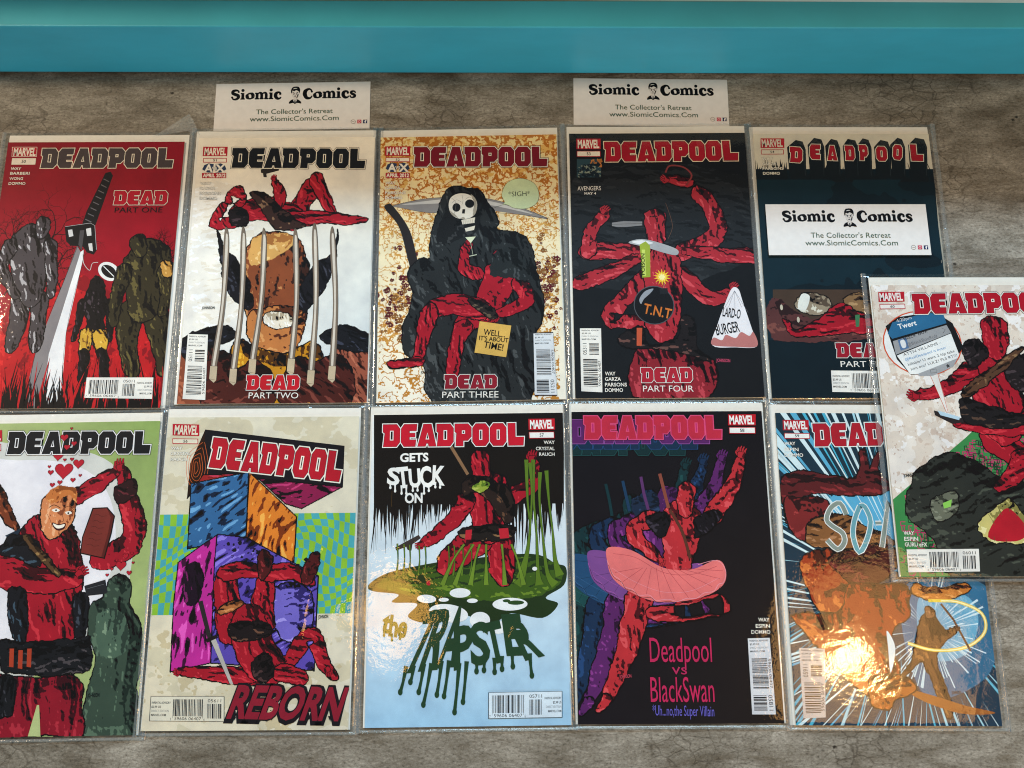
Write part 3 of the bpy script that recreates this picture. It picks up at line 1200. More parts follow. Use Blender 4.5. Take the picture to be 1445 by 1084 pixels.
# ---------------------------------------------------------------- artwork data (tenths of a millimetre from each cover's middle)
ART = {
 '50': [
  ('G',['#8c0a1e','#8c0a1e','#b01226','#b01226']),
  ('M','#c21a22',[(-520,-564),(-110,-41),(340,-255),(903,-415),(981,-1328),(-568,-1321),(-689,-407)],'#8e0f1c','#dc2a2c',3,80,60,0),
  ('BR','#2a070d',[(-342,-199),(-587,-39),(-685,-250),(-261,-41),(480,-413),(871,-46),(-514,175),(-691,176),(-337,174),(670,-45),(844,-310),(-135,-253)],7),
  ('P','#1b1719',[(119,973),(167,984),(192,944),(82,444),(-44,453),(-17,582),(77,854)],0),
  ('S','#6d676b',3.2,[(107,911),(162,882)],0),
  ('S','#6d676b',3.2,[(89,852),(144,823)],0),
  ('S','#6d676b',3.2,[(71,793),(127,765)],0),
  ('S','#6d676b',3.2,[(53,734),(109,706)],0),
  ('S','#6d676b',3.2,[(34,676),(92,648)],0),
  ('S','#6d676b',3.2,[(16,618),(74,590)],0),
  ('S','#6d676b',3.2,[(-2,560),(57,532)],0),
  ('S','#6d676b',3.2,[(-20,502),(40,474)],0),
  ('P','#8b8486',[(-66,241),(-28,178),(-205,-796),(-207,-1313),(-345,-1312),(-356,-1048),(-320,-745),(-160,-147)],0),
  ('P','#f3f1f2',[(-28,178),(0,200),(-1,65),(-72,-592),(-44,-1313),(-207,-1313),(-205,-796)],0),
  ('S','#231c1f',1.6,[(-61,240),(-160,-147),(-320,-745),(-345,-1272)],1),
  ('S','#231c1f',1.2,[(-2,194),(-1,65),(-72,-592),(-46,-1298)],1),
  ('P','#171416',[(-204,432),(31,469),(77,444),(121,199),(96,151),(30,173),(-14,232),(-129,241),(-172,282)],0),
  ('S','#b9b4b5',1.5,[(-199,429),(32,464),(75,439),(116,199)],0),
  ('P','#d8d4d2',[(-170,396),(-130,401),(-112,336),(-151,325)],0),
  ('P','#d8d4d2',[(-3,406),(42,417),(55,340),(15,335)],0),
  ('P','#d8d4d2',[(34,259),(69,264),(85,183),(51,194)],0),
  ('P','#4d484a',[(-57,390),(-17,395),(-19,189),(-56,249)],0),
  ('S','#d9d2d0',2.0,[(-6,157),(14,65),(75,-2),(93,65),(145,75)],1),
  ('E','#efeeec',(252,-14),111,80,-38),
  ('E','#1a1718',(252,-14),83,51,-38),
  ('S','#efeeec',3,[(199,37),(305,-64)],0),
  ('LM','#4a4245',[(-510,-251),(-527,-512),(-546,-743)],[70,60,40],'#1b1618','#b9b2b4',70,1),
  ('LM','#4a4245',[(-357,-278),(-341,-513),(-337,-744)],[64,54,40],'#1b1618','#b9b2b4',71,1),
  ('LM','#4a4245',[(-502,283),(-481,14),(-435,-252)],[150,130,90],'#1b1618','#b9b2b4',72,1),
  ('LM','#4a4245',[(-676,257),(-733,15),(-560,-251)],[56,48,28],'#1b1618','#b9b2b4',73,1),
  ('LM','#4a4245',[(-321,255),(-266,-41),(-260,-252)],[48,40,24],'#1b1618','#b9b2b4',74,1),
  ('LM','#4a4245',[(-410,468),(-403,351)],[48,40],'#1b1618','#b9b2b4',75,1),
  ('LM','#141013',[(45,-306),(28,-489),(-8,-669)],[26,20,16],'#050405','#4a3d44',70,1),
  ('LM','#141013',[(282,-307),(309,-490),(322,-671)],[26,20,16],'#050405','#4a3d44',71,1),
  ('LM','#141013',[(160,-333),(177,-489),(184,-619)],[90,60,84],'#050405','#4a3d44',72,1),
  ('LM','#141013',[(150,-122),(155,-280)],[46,70],'#050405','#4a3d44',73,1),
  ('LM','#d9a93c',[(108,-605),(110,-785)],[48,38],'#8c5f24','#edc662',90,1),
  ('LM','#d9a93c',[(232,-606),(270,-786)],[48,38],'#8c5f24','#edc662',91,1),
  ('LM','#141013',[(112,-798),(126,-1038)],[40,26],'#050405','#3a2d34',95,1),
  ('LM','#141013',[(267,-798),(326,-1039)],[40,26],'#050405','#3a2d34',96,1),
  ('LM','#37301f',[(502,-387),(481,-671),(560,-977)],[90,70,50],'#14110d','#6b5f36',70,1),
  ('LM','#37301f',[(701,-388),(777,-673),(853,-978)],[90,70,50],'#14110d','#6b5f36',71,1),
  ('LM','#37301f',[(605,116),(605,-151),(602,-387)],[170,140,110],'#14110d','#6b5f36',72,1),
  ('LM','#37301f',[(401,10),(352,-255),(341,-516)],[56,48,30],'#14110d','#6b5f36',73,1),
  ('LM','#37301f',[(779,8),(815,-205),(766,-414)],[70,58,34],'#14110d','#6b5f36',74,1),
  ('LM','#37301f',[(488,279),(524,170)],[56,50],'#14110d','#6b5f36',75,1),
  ('LM','#c99446',[(769,62),(791,-45)],[36,40],'#8c5f24','#e6b769',90,1),
  ('GR','#0f0a0c',[(-616,-1325),(884,-1333)],'#c41a22',260,11,170),
  ('GR','#0f0a0c',[(-616,-1325),(884,-1333)],'#0f0a0c',110,18,110),
  ('L',(-791,1241),(-561,1240),(-784,1147),(-781,1127),(-555,1126),(-780,1061),'50','#b01226','#f0e6d8'),
  ('D','DEADPOOL',(-504,1026),(749,1024),200,'#4a3f40','#efe3cf',None,'#4a3f40'),
  ('D2','DEAD',(225,647),(730,645),139,'#b01226','#efe3cf',None,'#2a0c10'),
  ('T','story_title','PART ONE',(246,567),(691,568),51,'#150f11',0,None),
  ('B',(160,-1015),(754,-1018),(760,-1213),(159,-1200),'h_right','05011',0,'#f2efe9'),
  ('T','creator_names','WAY',(-778,1005),(-682,1004),27,'#f4efe6',1,None),
  ('T','creator_names','BARBERI',(-777,957),(-596,956),27,'#f4efe6',1,None),
  ('T','creator_names','WONG',(-778,903),(-651,903),27,'#f4efe6',1,None),
  ('T','creator_names','DOMMO',(-779,853),(-622,852),27,'#f4efe6',1,None),
 ],
 '51': [
  ('G',['#f4ead8','#f4ead8','#f2f1ef','#cfdde6']),
  ('M','#f6f2ea',[(-837,767),(-286,623),(-345,-453),(-760,-553)],'#ece4d6','#ffffff',2,20,20,0),
  ('M','#8c4a2c',[(-264,266),(-14,332),(169,235),(271,-35),(278,-458),(166,-716),(-129,-739),(-283,-453),(-339,-84)],'#3a1f18','#c98a55',3,120,70,1),
  ('M','#dba860',[(-264,266),(-13,323),(117,262),(72,154),(-174,22),(-287,23)],'#a86d38','#f0cb8a',4,26,50,0),
  ('M','#17161c',[(-596,350),(-511,159),(-344,-4),(-230,-297),(-247,-428),(-430,-295),(-536,-29)],'#08080b','#3d3f4c',5,16,60,1),
  ('M','#17161c',[(526,341),(479,124),(307,-9),(158,-300),(228,-458),(370,-302),(508,16)],'#08080b','#3d3f4c',6,16,120,1),
  ('M','#c77e45',[(-222,-428),(227,-431),(196,-819),(54,-919),(-121,-867),(-257,-661)],'#5b2d1a','#e0a163',7,60,40,1),
  ('M','#c98a1e',[(-355,-686),(-151,-790),(99,-843),(339,-717),(449,-973),(317,-1310),(-290,-1305),(-397,-966)],'#54310f','#eebb3a',8,60,60,1),
  ('M','#8e4a33',[(-878,-784),(-649,-709),(-494,-813),(-508,-1303),(-872,-1300)],'#401d16','#b8694a',9,50,50,1),
  ('M','#9b5440',[(515,-796),(782,-644),(856,-798),(847,-1314),(560,-1312)],'#4a2119','#c2745a',10,50,120,1),
  ('M','#15161c',[(-847,-708),(-511,-568),(-330,-686),(-644,-786),(-782,-912)],'#07080b','#3b3f50',11,14,20,1),
  ('M','#15161c',[(386,-666),(631,-578),(853,-696),(837,-824),(540,-796)],'#07080b','#3b3f50',12,14,160,1),
  ('M','#4c1e19',[(-610,-914),(-494,-813),(-367,-865),(-324,-967),(-194,-892),(-15,-1020),(2,-1310),(-629,-1304)],'#1c0b0a','#7e3e34',13,70,30,1),
  ('M','#4c1e19',[(83,-1021),(223,-870),(373,-922),(542,-847),(694,-975),(681,-1315),(75,-1310)],'#1c0b0a','#7e3e34',14,70,140,1),
  ('M','#eee6d6',[(-108,-468),(103,-457),(135,-587),(-88,-598)],'#b5a68e','#ffffff',15,16,90,1),
  ('LM','#a8182a',[(105,495),(224,702),(299,856)],[78,70,50],'#3a0d14','#cf3340',70,1),
  ('LM','#a8182a',[(299,864),(380,673),(470,473)],[52,48,34],'#3a0d14','#cf3340',71,1),
  ('LM','#a8182a',[(452,479),(593,478)],[30,22],'#3a0d14','#cf3340',72,1),
  ('LM','#a8182a',[(-408,527),(-180,567),(105,495)],[84,88,76],'#3a0d14','#cf3340',73,1),
  ('LM','#a8182a',[(83,440),(337,474),(594,445),(778,432)],[74,56,36,20],'#3a0d14','#cf3340',74,1),
  ('LM','#a8182a',[(-453,426),(-631,421),(-554,597)],[46,42,32],'#3a0d14','#cf3340',75,1),
  ('LM','#a8182a',[(-155,566),(-31,649),(-87,831)],[44,46,30],'#3a0d14','#cf3340',76,1),
  ('LM','#a8182a',[(-499,652),(-447,730),(-410,624)],[44,52,46],'#3a0d14','#cf3340',77,1),
  ('HN','#a8182a',(-94,859),100,15,'#3a0d14'),
  ('LM','#1c1518',[(-292,712),(-171,622),(-19,428)],[20,16,16],'#050505','#5a4438',5,1),
  ('M','#1c1518',[(-499,542),(-386,574),(-317,499),(-323,392),(-464,393)],'#08080b','#4a3a40',17,14,20,1),
  ('M','#3a2622',[(-318,721),(-190,728),(81,482),(211,420),(188,377),(-66,357),(-206,567)],'#120b0a','#8a6a52',18,24,30,1),
  ('P','#2d2622',[(-229,965),(-62,992),(-57,952),(-175,919),(-168,885),(-199,885),(-206,925),(-227,931)],0),
  ('P','#7d6f62',[(-519,385),(-478,235),(-472,-363),(-509,-952),(-563,-952),(-517,-363),(-531,221)],1),
  ('P','#d9cfc2',[(-512,317),(-488,221),(-489,-363),(-529,-940),(-549,-939),(-507,-363),(-513,221)],1),
  ('S','#1d1614',1.0,[(-519,385),(-478,235),(-469,-363),(-509,-952)],1),
  ('P','#c9b79b',[(-568,-947),(-504,-953),(-505,-1079),(-527,-1103),(-569,-1068)],0),
  ('S','#2a1c16',1.2,[(-568,-947),(-504,-953),(-505,-1079),(-569,-1068)],0),
  ('P','#7d6f62',[(-361,389),(-321,239),(-304,-375),(-330,-979),(-384,-979),(-349,-374),(-374,226)],1),
  ('P','#d9cfc2',[(-354,321),(-331,225),(-321,-375),(-351,-966),(-370,-966),(-339,-375),(-356,225)],1),
  ('S','#1d1614',1.0,[(-361,389),(-321,239),(-301,-375),(-330,-979)],1),
  ('P','#c9b79b',[(-390,-974),(-326,-979),(-327,-1105),(-350,-1130),(-391,-1095)],0),
  ('S','#2a1c16',1.2,[(-390,-974),(-326,-979),(-327,-1105),(-391,-1095)],0),
  ('P','#7d6f62',[(-169,374),(-130,224),(-125,-337),(-164,-892),(-218,-891),(-170,-337),(-182,211)],1),
  ('P','#d9cfc2',[(-163,306),(-139,210),(-143,-337),(-185,-879),(-204,-879),(-160,-337),(-165,210)],1),
  ('S','#1d1614',1.0,[(-169,374),(-130,224),(-123,-337),(-164,-892)],1),
  ('P','#c9b79b',[(-223,-886),(-159,-892),(-161,-1018),(-184,-1043),(-226,-1008)],0),
  ('S','#2a1c16',1.2,[(-223,-886),(-159,-892),(-161,-1018),(-226,-1008)],0),
  ('P','#7d6f62',[(125,366),(163,216),(195,-340),(182,-890),(128,-889),(150,-339),(110,203)],1),
  ('P','#d9cfc2',[(131,298),(153,202),(177,-339),(162,-877),(142,-877),(160,-339),(128,203)],1),
  ('S','#1d1614',1.0,[(125,366),(163,216),(197,-340),(182,-890)],1),
  ('P','#c9b79b',[(123,-884),(187,-890),(184,-1016),(160,-1041),(119,-1006)],0),
  ('S','#2a1c16',1.2,[(123,-884),(187,-890),(184,-1016),(119,-1006)],0),
  ('P','#7d6f62',[(301,419),(338,269),(373,-370),(364,-998),(310,-997),(328,-369),(285,256)],1),
  ('P','#d9cfc2',[(306,351),(328,255),(356,-370),(344,-985),(324,-985),(338,-370),(303,256)],1),
  ('S','#1d1614',1.0,[(301,419),(338,269),(376,-370),(364,-998)],1),
  ('P','#c9b79b',[(305,-992),(369,-998),(365,-1123),(341,-1148),(301,-1113)],0),
  ('S','#2a1c16',1.2,[(305,-992),(369,-998),(365,-1123),(301,-1113)],0),
  ('P','#7d6f62',[(468,382),(505,232),(551,-369),(551,-961),(497,-961),(506,-368),(452,219)],1),
  ('P','#d9cfc2',[(474,314),(495,219),(533,-369),(531,-948),(511,-948),(516,-368),(470,219)],1),
  ('S','#1d1614',1.0,[(468,382),(505,232),(553,-369),(551,-961)],1),
  ('P','#c9b79b',[(492,-956),(556,-961),(551,-1087),(528,-1112),(487,-1077)],0),
  ('S','#2a1c16',1.2,[(492,-956),(556,-961),(551,-1087),(487,-1077)],0),
  ('L',(-786,1200),(-562,1198),(-785,1111),(-783,1085),(-559,1084),(-780,1040),'51','#b5182a','#f4ead8'),
  ('VS',(-784,1034),(-556,1032),(-782,929)),
  ('AP',(-782,932),(-554,930),(-778,879)),
  ('D','DEADPOOL',(-511,984),(757,968),203,'#15161a','#f4ead8','#15161a','#15161a'),
  ('D2','DEAD',(-235,-1171),(240,-1175),134,'#c01a28','#f4f0ea','#1a1012','#1a1012'),
  ('T','story_title','PART TWO',(-208,-1248),(232,-1252),53,'#f4f0ea',0,None),
  ('B',(-790,-651),(-609,-658),(-589,-1260),(-791,-1249),'v_sup','05111',0,'#f2efe9'),
  ('T','signature','JOHNSON',(-684,-416),(-567,-415),24,'#1a1614',1,None),
  ('T','creator_names','WAY',(-788,811),(-690,810),27,'#f7f2e8',1,'#4a4038'),
  ('T','creator_names','GARZA',(-790,761),(-650,760),27,'#f7f2e8',1,'#4a4038'),
  ('T','creator_names','PARSONS',(-788,710),(-590,709),27,'#f7f2e8',1,'#4a4038'),
  ('T','creator_names','DOMMO',(-785,660),(-623,659),27,'#f7f2e8',1,'#4a4038'),
 ],
 '52': [
  ('G',['#efd99a','#efd99a','#f8f3e4','#f8f3e4']),
  ('NF','#e2b565',[(-851,1354),(834,-125)],60,60,0.5,1,11,2),
  ('NF','#b9701f',[(-851,1354),(847,253)],46,46,0.42,2,5,3),
  ('NF','#c08232',[(-826,-304),(793,-1346)],50,50,0.72,2,8,1),
  ('NF','#cf9a4a',[(-840,616),(813,-753)],46,46,0.74,2,15,1),
  ('SK','#5d1c22',[(-833,177),(-349,-857)],90,5),
  ('SK','#5d1c22',[(565,204),(816,-650)],70,6),
  ('SK','#8a5a2c',[(-829,-92),(-374,-984)],40,9),
  ('SK','#8a5a2c',[(593,312),(815,-701)],30,12),
  ('P','#8d8b8c',[(-724,586),(-428,650),(-94,663),(190,638),(497,540),(737,425),(444,480),(137,528),(-94,518),(-377,510),(-633,562)],1),
  ('P','#c9c8c6',[(-634,596),(-171,648),(189,618),(598,477),(163,583),(-171,603)],1),
  ('S','#1c191a',1.4,[(-724,586),(-428,650),(-94,663),(190,638),(497,540),(737,425)],1),
  ('S','#1c191a',1.2,[(-633,562),(-377,510),(-94,518),(444,480),(737,425)],1),
  ('P','#292526',[(-793,565),(-762,606),(-711,580),(-555,335),(-464,-19),(-300,-472),(-337,-497),(-527,-98),(-626,282),(-683,420)],1),
  ('M','#272a2c',[(-119,770),(75,732),(189,596),(283,401),(241,314),(528,245),(642,-227),(671,-517),(566,-748),(514,-1308),(-337,-1291),(-423,-958),(-596,-853),(-618,-621),(-525,-336),(-577,-97),(-464,48),(-363,60),(-371,195),(-300,522),(-222,716)],'#0e0f11','#4a4e50',3,230,100,1),
  ('M','#191a1c',[(-171,687),(-16,706),(112,597),(83,322),(-71,244),(-300,194),(-248,494)],'#0a0a0b','#37393b',7,30,60,0),
  ('P','#e9e6dc',[(-176,653),(-106,697),(-11,689),(66,626),(65,515),(13,455),(-74,441),(-156,478),(-192,562)],1),
  ('P','#a8a294',[(-171,520),(-131,486),(-95,447),(-56,462),(-39,440),(-74,441),(-156,478),(-182,534)],1),
  ('P','#a8a294',[(15,689),(66,626),(65,515),(33,474),(45,599)],1),
  ('S','#5c5850',0.9,[(-158,608),(-119,635),(-73,612)],1),
  ('S','#5c5850',0.9,[(-37,639),(4,661),(45,632)],1),
  ('S','#5c5850',0.8,[(-68,685),(-58,629),(-68,587)],1),
  ('E','#17181a',(-120,558),38,43,0),
  ('E','#17181a',(4,594),43,43,0),
  ('P','#17181a',[(-63,540),(-38,539),(-43,495),(-69,496)],0),
  ('P','#e2dccd',[(-75,430),(54,455),(48,400),(-65,386)],0),
  ('P','#e2dccd',[(-44,347),(53,372),(42,329),(-34,314)],0),
  ('S','#1a1a1c',0.7,[(-59,435),(-57,391)],0),
  ('S','#1a1a1c',0.7,[(-41,435),(-39,391)],0),
  ('S','#1a1a1c',0.7,[(-23,434),(-21,390)],0),
  ('S','#1a1a1c',0.7,[(-5,434),(-3,390)],0),
  ('S','#1a1a1c',0.7,[(13,433),(15,389)],0),
  ('S','#1a1a1c',0.7,[(30,433),(33,389)],0),
  ('S','#1a1a1c',0.7,[(48,433),(50,389)],0),
  ('S','#7c7a74',0.8,[(-171,659),(-125,602),(-141,492)],1),
  ('S','#7c7a74',0.8,[(61,626),(34,516)],1),
  ('LM','#a8182a',[(78,-110),(-42,-54),(-46,107),(-5,188)],[54,50,42,30],'#3a0d14','#cf3340',70,1),
  ('LM','#a8182a',[(174,-481),(-27,-555),(-64,-632)],[84,80,66],'#3a0d14','#cf3340',71,1),
  ('LM','#a8182a',[(-64,-606),(-132,-811),(-170,-1051)],[66,56,44],'#3a0d14','#cf3340',72,1),
  ('LM','#a8182a',[(305,-114),(227,-272),(149,-454)],[130,110,92],'#3a0d14','#cf3340',73,1),
  ('LM','#a8182a',[(99,-453),(-125,-397),(-362,-444)],[82,78,62],'#3a0d14','#cf3340',74,1),
  ('LM','#a8182a',[(-370,-444),(-424,-677),(-477,-906)],[62,54,36],'#3a0d14','#cf3340',75,1),
  ('LM','#a8182a',[(-460,-919),(-595,-942),(-737,-951)],[34,32,20],'#3a0d14','#cf3340',76,1),
  ('LM','#a8182a',[(454,-197),(500,-383),(261,-488)],[62,56,34],'#3a0d14','#cf3340',77,1),
  ('LM','#a8182a',[(278,74),(285,-74)],[50,46],'#3a0d14','#cf3340',78,1),
  ('HN','#a8182a',(-5,193),80,15,'#3a0d14'),
  ('HN','#a8182a',(228,-513),-100,17,'#3a0d14'),
  ('M','#24282a',[(258,128),(486,97),(555,-173),(380,-142),(179,-112)],'#0d0f10','#44494c',8,30,80,0),
  ('M','#2b2422',[(13,-342),(224,-456),(248,-522),(173,-533),(0,-404)],'#0d0b0a','#6b5a48',8,10,30,1),
  ('P','#dce4c4',[(-40,257),(57,263),(10,198)],0),
  ('S','#c9d0b8',1.2,[(10,198),(30,84)],0),
  ('S','#c9d0b8',3,[(-6,69),(65,84)],0),
  ('P','#dcb35c',[(83,-557),(371,-605),(318,-901),(33,-852)],0),
  ('S','#2a1c10',1,[(83,-557),(371,-605),(318,-901),(33,-852),(83,-557)],0),
  ('T','sign_lettering','WELL...',(116,-685),(309,-714),53,'#15110e',1,None),
  ('T','sign_lettering',"IT'S ABOUT",(76,-735),(338,-764),40,'#15110e',1,None),
  ('T','sign_lettering','TIME!',(115,-805),(287,-840),59,'#15110e',1,None),
  ('P','#cbdcb2',[(330,593),(306,683),(360,799),(483,842),(606,795),(655,693),(631,587),(535,534),(419,541),(338,579),(229,545)],1),
  ('S','#3a4a34',1,[(330,593),(306,683),(360,799),(483,842),(606,795),(655,693),(631,587),(535,534),(419,541),(338,579),(229,545)],1),
  ('T','speech_lettering','*SIGH*',(370,659),(572,661),48,'#15110e',0,None),
  ('L',(-791,1194),(-561,1190),(-790,1103),(-789,1083),(-560,1078),(-789,1037),'52','#b5182a','#f4ead8'),
  ('VS',(-789,1031),(-560,1027),(-787,924)),
  ('AP',(-787,924),(-559,919),(-787,870)),
  ('D','DEADPOOL',(-523,981),(746,961),203,'#7d1424','#f6eee0','#1a1012','#1a1012'),
  ('D2','DEAD',(-237,-1180),(234,-1187),128,'#8c1c2c','#f4f0ea',None,'#1a1012'),
  ('T','story_title','PART THREE',(-256,-1262),(243,-1268),56,'#f4f0ea',0,None),
  ('B',(567,-676),(746,-674),(764,-1263),(564,-1259),'v_main','05211',1,'#dfe4ea'),
  ('T','signature','JOHNSON',(-447,-1036),(-349,-1033),24,'#1a1614',1,None),
  ('T','creator_names','WAY',(-786,805),(-693,803),27,'#f7f2e8',1,'#7a5a28'),
  ('T','creator_names','GARZA',(-790,755),(-648,752),27,'#f7f2e8',1,'#7a5a28'),
  ('T','creator_names','PARSONS',(-789,704),(-596,701),27,'#f7f2e8',1,'#7a5a28'),
  ('T','creator_names','DOMMO',(-789,654),(-629,651),27,'#f7f2e8',1,'#7a5a28'),
 ],
 '53': [
  ('G',['#121418','#121418','#1a1d21','#16181c']),
  ('M','#23262a',[(-781,858),(776,849),(792,-32),(-807,-236)],'#16181b','#2e3236',4,60,0,0),
  ('LM','#b02c38',[(165,79),(505,240),(459,543),(351,678)],[64,68,62,56],'#3f0e16','#d8505a',70,1),
  ('LM','#b02c38',[(279,782),(99,811)],[40,36],'#3f0e16','#d8505a',71,1),
  ('LM','#b02c38',[(-165,81),(-443,96),(-710,84)],[60,64,58],'#3f0e16','#d8505a',72,1),
  ('LM','#b02c38',[(-698,84),(-654,302),(-521,466)],[58,52,36],'#3f0e16','#d8505a',73,1),
  ('LM','#b02c38',[(179,-135),(392,-375),(617,-303)],[60,56,36],'#3f0e16','#d8505a',74,1),
  ('LM','#b02c38',[(817,35),(569,50),(242,84)],[58,54,36],'#3f0e16','#d8505a',75,1),
  ('LM','#b02c38',[(-149,-134),(-515,-532),(-466,-579),(-168,-594)],[60,60,56,40],'#3f0e16','#d8505a',76,1),
  ('LM','#b02c38',[(-2,26),(-17,-294),(-42,-659)],[120,140,110],'#3f0e16','#d8505a',77,1),
  ('LM','#b02c38',[(-796,-215),(-527,-131),(-230,28)],[50,56,36],'#3f0e16','#d8505a',78,1),
  ('LM','#b02c38',[(-60,435),(-52,216)],[80,66],'#3f0e16','#d8505a',79,1),
  ('HN','#b02c38',(-533,480),60,22,'#3f0e16'),
  ('HN','#b02c38',(79,811),160,20,'#3f0e16'),
  ('HN','#b02c38',(203,85),180,20,'#3f0e16'),
  ('HN','#b02c38',(-212,38),20,20,'#3f0e16'),
  ('HN','#b02c38',(624,-276),60,20,'#3f0e16'),
  ('M','#8f2430',[(-304,-889),(-153,-813),(117,-840),(406,-970),(338,-1296),(-332,-1287)],'#2c0b12','#c24450',12,90,90,1),
  ('M','#1f1a1c',[(-421,-709),(-220,-633),(-153,-813),(98,-738),(132,-557),(256,-570),(266,-841),(383,-944),(308,-969),(67,-866),(-376,-837)],'#0a090a','#6b4a44',13,60,20,1),
  ('P','#c85a3c',[(-270,-645),(-220,-645),(-232,-813),(-277,-812)],0),
  ('S','#7c5a48',1.2,[(49,573),(102,352),(57,216)],1),
  ('S','#8a3a3c',6,[(64,882),(106,952),(236,937),(309,852),(252,754)],1),
  ('P','#8d8d90',[(-460,377),(-344,393),(-178,387),(-179,348),(-333,333),(-405,333),(-461,344)],0),
  ('S','#1a1b1e',1,[(-460,361),(-178,367)],0),
  ('P','#aeb0b4',[(-313,177),(-210,212),(-71,189),(129,112),(126,53),(13,75),(-163,135)],1),
  ('P','#e6e8ea',[(-283,185),(-185,201),(-85,173),(-187,157)],1),
  ('P','#9db03c',[(-212,157),(-155,190),(-116,149),(-125,-160),(-200,-165),(-203,28)],0),
  ('P','#c9da6a',[(-194,109),(-164,108),(-164,-147),(-190,-149)],0),
  ('T','can_lettering','POISON',(-177,-139),(-168,68),32,'#20240c',1,None),
  ('E','#54575e',(-104,-430),185,185,0),
  ('E','#16171b',(-104,-430),177,177,0),
  ('P','#9aa0aa',[(-234,-371),(-181,-298),(-104,-272),(-131,-314),(-194,-372),(-221,-419)],1),
  ('P','#23252a',[(-49,-272),(26,-267),(29,-320),(-42,-325)],0),
  ('S','#b9a684',1.6,[(-9,-267),(-1,-214),(-19,-166)],1),
  ('ST','#f2c832',(-19,-161),81,14),
  ('ST','#fdf3a8',(-19,-161),43,10),
  ('T','bomb_lettering','T.N.T',(-207,-503),(37,-561),91,'#d97a34',1,None),
  ('P','#eceaf0',[(614,-276),(674,-282),(706,-403),(772,-664),(806,-824),(612,-833),(403,-811),(465,-611),(539,-429)],1),
  ('P','#c07a78',[(420,-740),(493,-766),(533,-715),(618,-746),(671,-690),(743,-726),(783,-690),(806,-824),(612,-828),(406,-811)],1),
  ('S','#6a6670',1,[(638,-297),(509,-507)],1),
  ('S','#6a6670',1,[(638,-297),(572,-455)],1),
  ('S','#6a6670',1,[(638,-297),(629,-508)],1),
  ('S','#6a6670',1,[(638,-297),(692,-456)],1),
  ('S','#6a6670',1,[(638,-297),(749,-508)],1),
  ('T','bag_lettering','LARD-O',(512,-538),(670,-565),86,'#17171b',1,None),
  ('T','bag_lettering','BURGER',(451,-719),(662,-684),96,'#17171b',1,None),
  ('T','signature','JOHNSON',(431,-965),(554,-971),29,'#c44a6a',1,None),
  ('P','#2c4650',[(-772,1028),(-542,1027),(-548,837),(-776,838)],0),
  ('SP','#8a9488',[(-768,957),(-553,843)],40,4),
  ('SP','#c07a3c',[(-647,1022),(-550,956)],14,5),
  ('SP','#14202a',[(-768,971),(-553,837)],60,6),
  ('T','film_credit','AVENGERS',(-772,703),(-552,705),43,'#f0ece6',0,None),
  ('T','film_credit','MAY 4',(-708,661),(-600,661),24,'#f0ece6',1,None),
  ('L',(-767,1235),(-544,1234),(-769,1134),(-770,1111),(-545,1110),(-771,1051),'53','#b5182a','#f4ead8'),
  ('D','DEADPOOL',(-507,998),(766,1003),206,'#a81226','#f2dcc0',None,'#141418'),
  ('D2','DEAD',(-249,-1152),(211,-1153),134,'#b02436','#f4f0ea',None,'#141418'),
  ('T','story_title','PART FOUR',(-237,-1235),(212,-1238),54,'#f4f0ea',0,None),
  ('B',(-784,-647),(-593,-648),(-599,-1240),(-786,-1229),'v_sup','05311',0,'#f2efe9'),
  ('T','creator_names','WAY',(-570,-1085),(-479,-1086),32,'#f4efe6',1,None),
  ('T','creator_names','GARZA',(-571,-1135),(-432,-1136),32,'#f4efe6',1,None),
  ('T','creator_names','PARSONS',(-573,-1186),(-380,-1187),32,'#f4efe6',1,None),
  ('T','creator_names','DOMMO',(-574,-1236),(-416,-1237),32,'#f4efe6',1,None),
 ],
 '54': [
  ('G',['#d8d2c0','#d8d2c0','#0f2029','#0f2029']),
  ('P','#d8d2c0',[(-848,1301),(887,1302),(843,921),(-873,920)],0),
  ('P','#0b1d26',[(-873,926),(849,927),(759,-1314),(-897,-1314)],0),
  ('GR','#10181d',[(-853,824),(832,825)],'#10181d',150,3,60),
  ('GR','#10181d',[(-840,824),(-542,824)],'#10181d',50,4,70),
  ('P','#10181d',[(-525,1154),(-436,1229),(-372,1212),(-349,1131),(-365,830),(-524,830)],0),
  ('S','#3a4a50',0.8,[(-361,1149),(-374,858)],0),
  ('D','D',(-511,1000),(-389,989),160,'#a81828','#efe6d2',None,'#10181d'),
  ('P','#10181d',[(-327,1177),(-260,1252),(-191,1235),(-169,1155),(-189,830),(-329,830)],0),
  ('S','#3a4a50',0.8,[(-181,1172),(-197,858)],0),
  ('D','E',(-313,1029),(-209,1026),155,'#a81828','#efe6d2',None,'#10181d'),
  ('P','#10181d',[(-161,1166),(-98,1241),(-40,1224),(-19,1143),(-39,830),(-163,830)],0),
  ('S','#3a4a50',0.8,[(-30,1160),(-46,858)],0),
  ('D','A',(-147,1017),(-59,1014),155,'#a81828','#efe6d2',None,'#10181d'),
  ('P','#10181d',[(7,1166),(61,1241),(133,1224),(154,1143),(133,830),(3,830)],0),
  ('S','#3a4a50',0.8,[(143,1160),(125,858)],0),
  ('D','D',(20,1017),(113,1014),155,'#a81828','#efe6d2',None,'#10181d'),
  ('P','#10181d',[(144,1172),(205,1247),(259,1230),(280,1149),(257,830),(138,830)],0),
  ('S','#3a4a50',0.8,[(269,1166),(249,858)],0),
  ('D','P',(155,1017),(239,1015),160,'#a81828','#efe6d2',None,'#10181d'),
  ('P','#10181d',[(304,1155),(373,1230),(441,1212),(462,1132),(439,830),(299,830)],0),
  ('S','#3a4a50',0.8,[(450,1149),(431,859)],0),
  ('D','O',(317,1012),(421,1009),150,'#a81828','#efe6d2',None,'#10181d'),
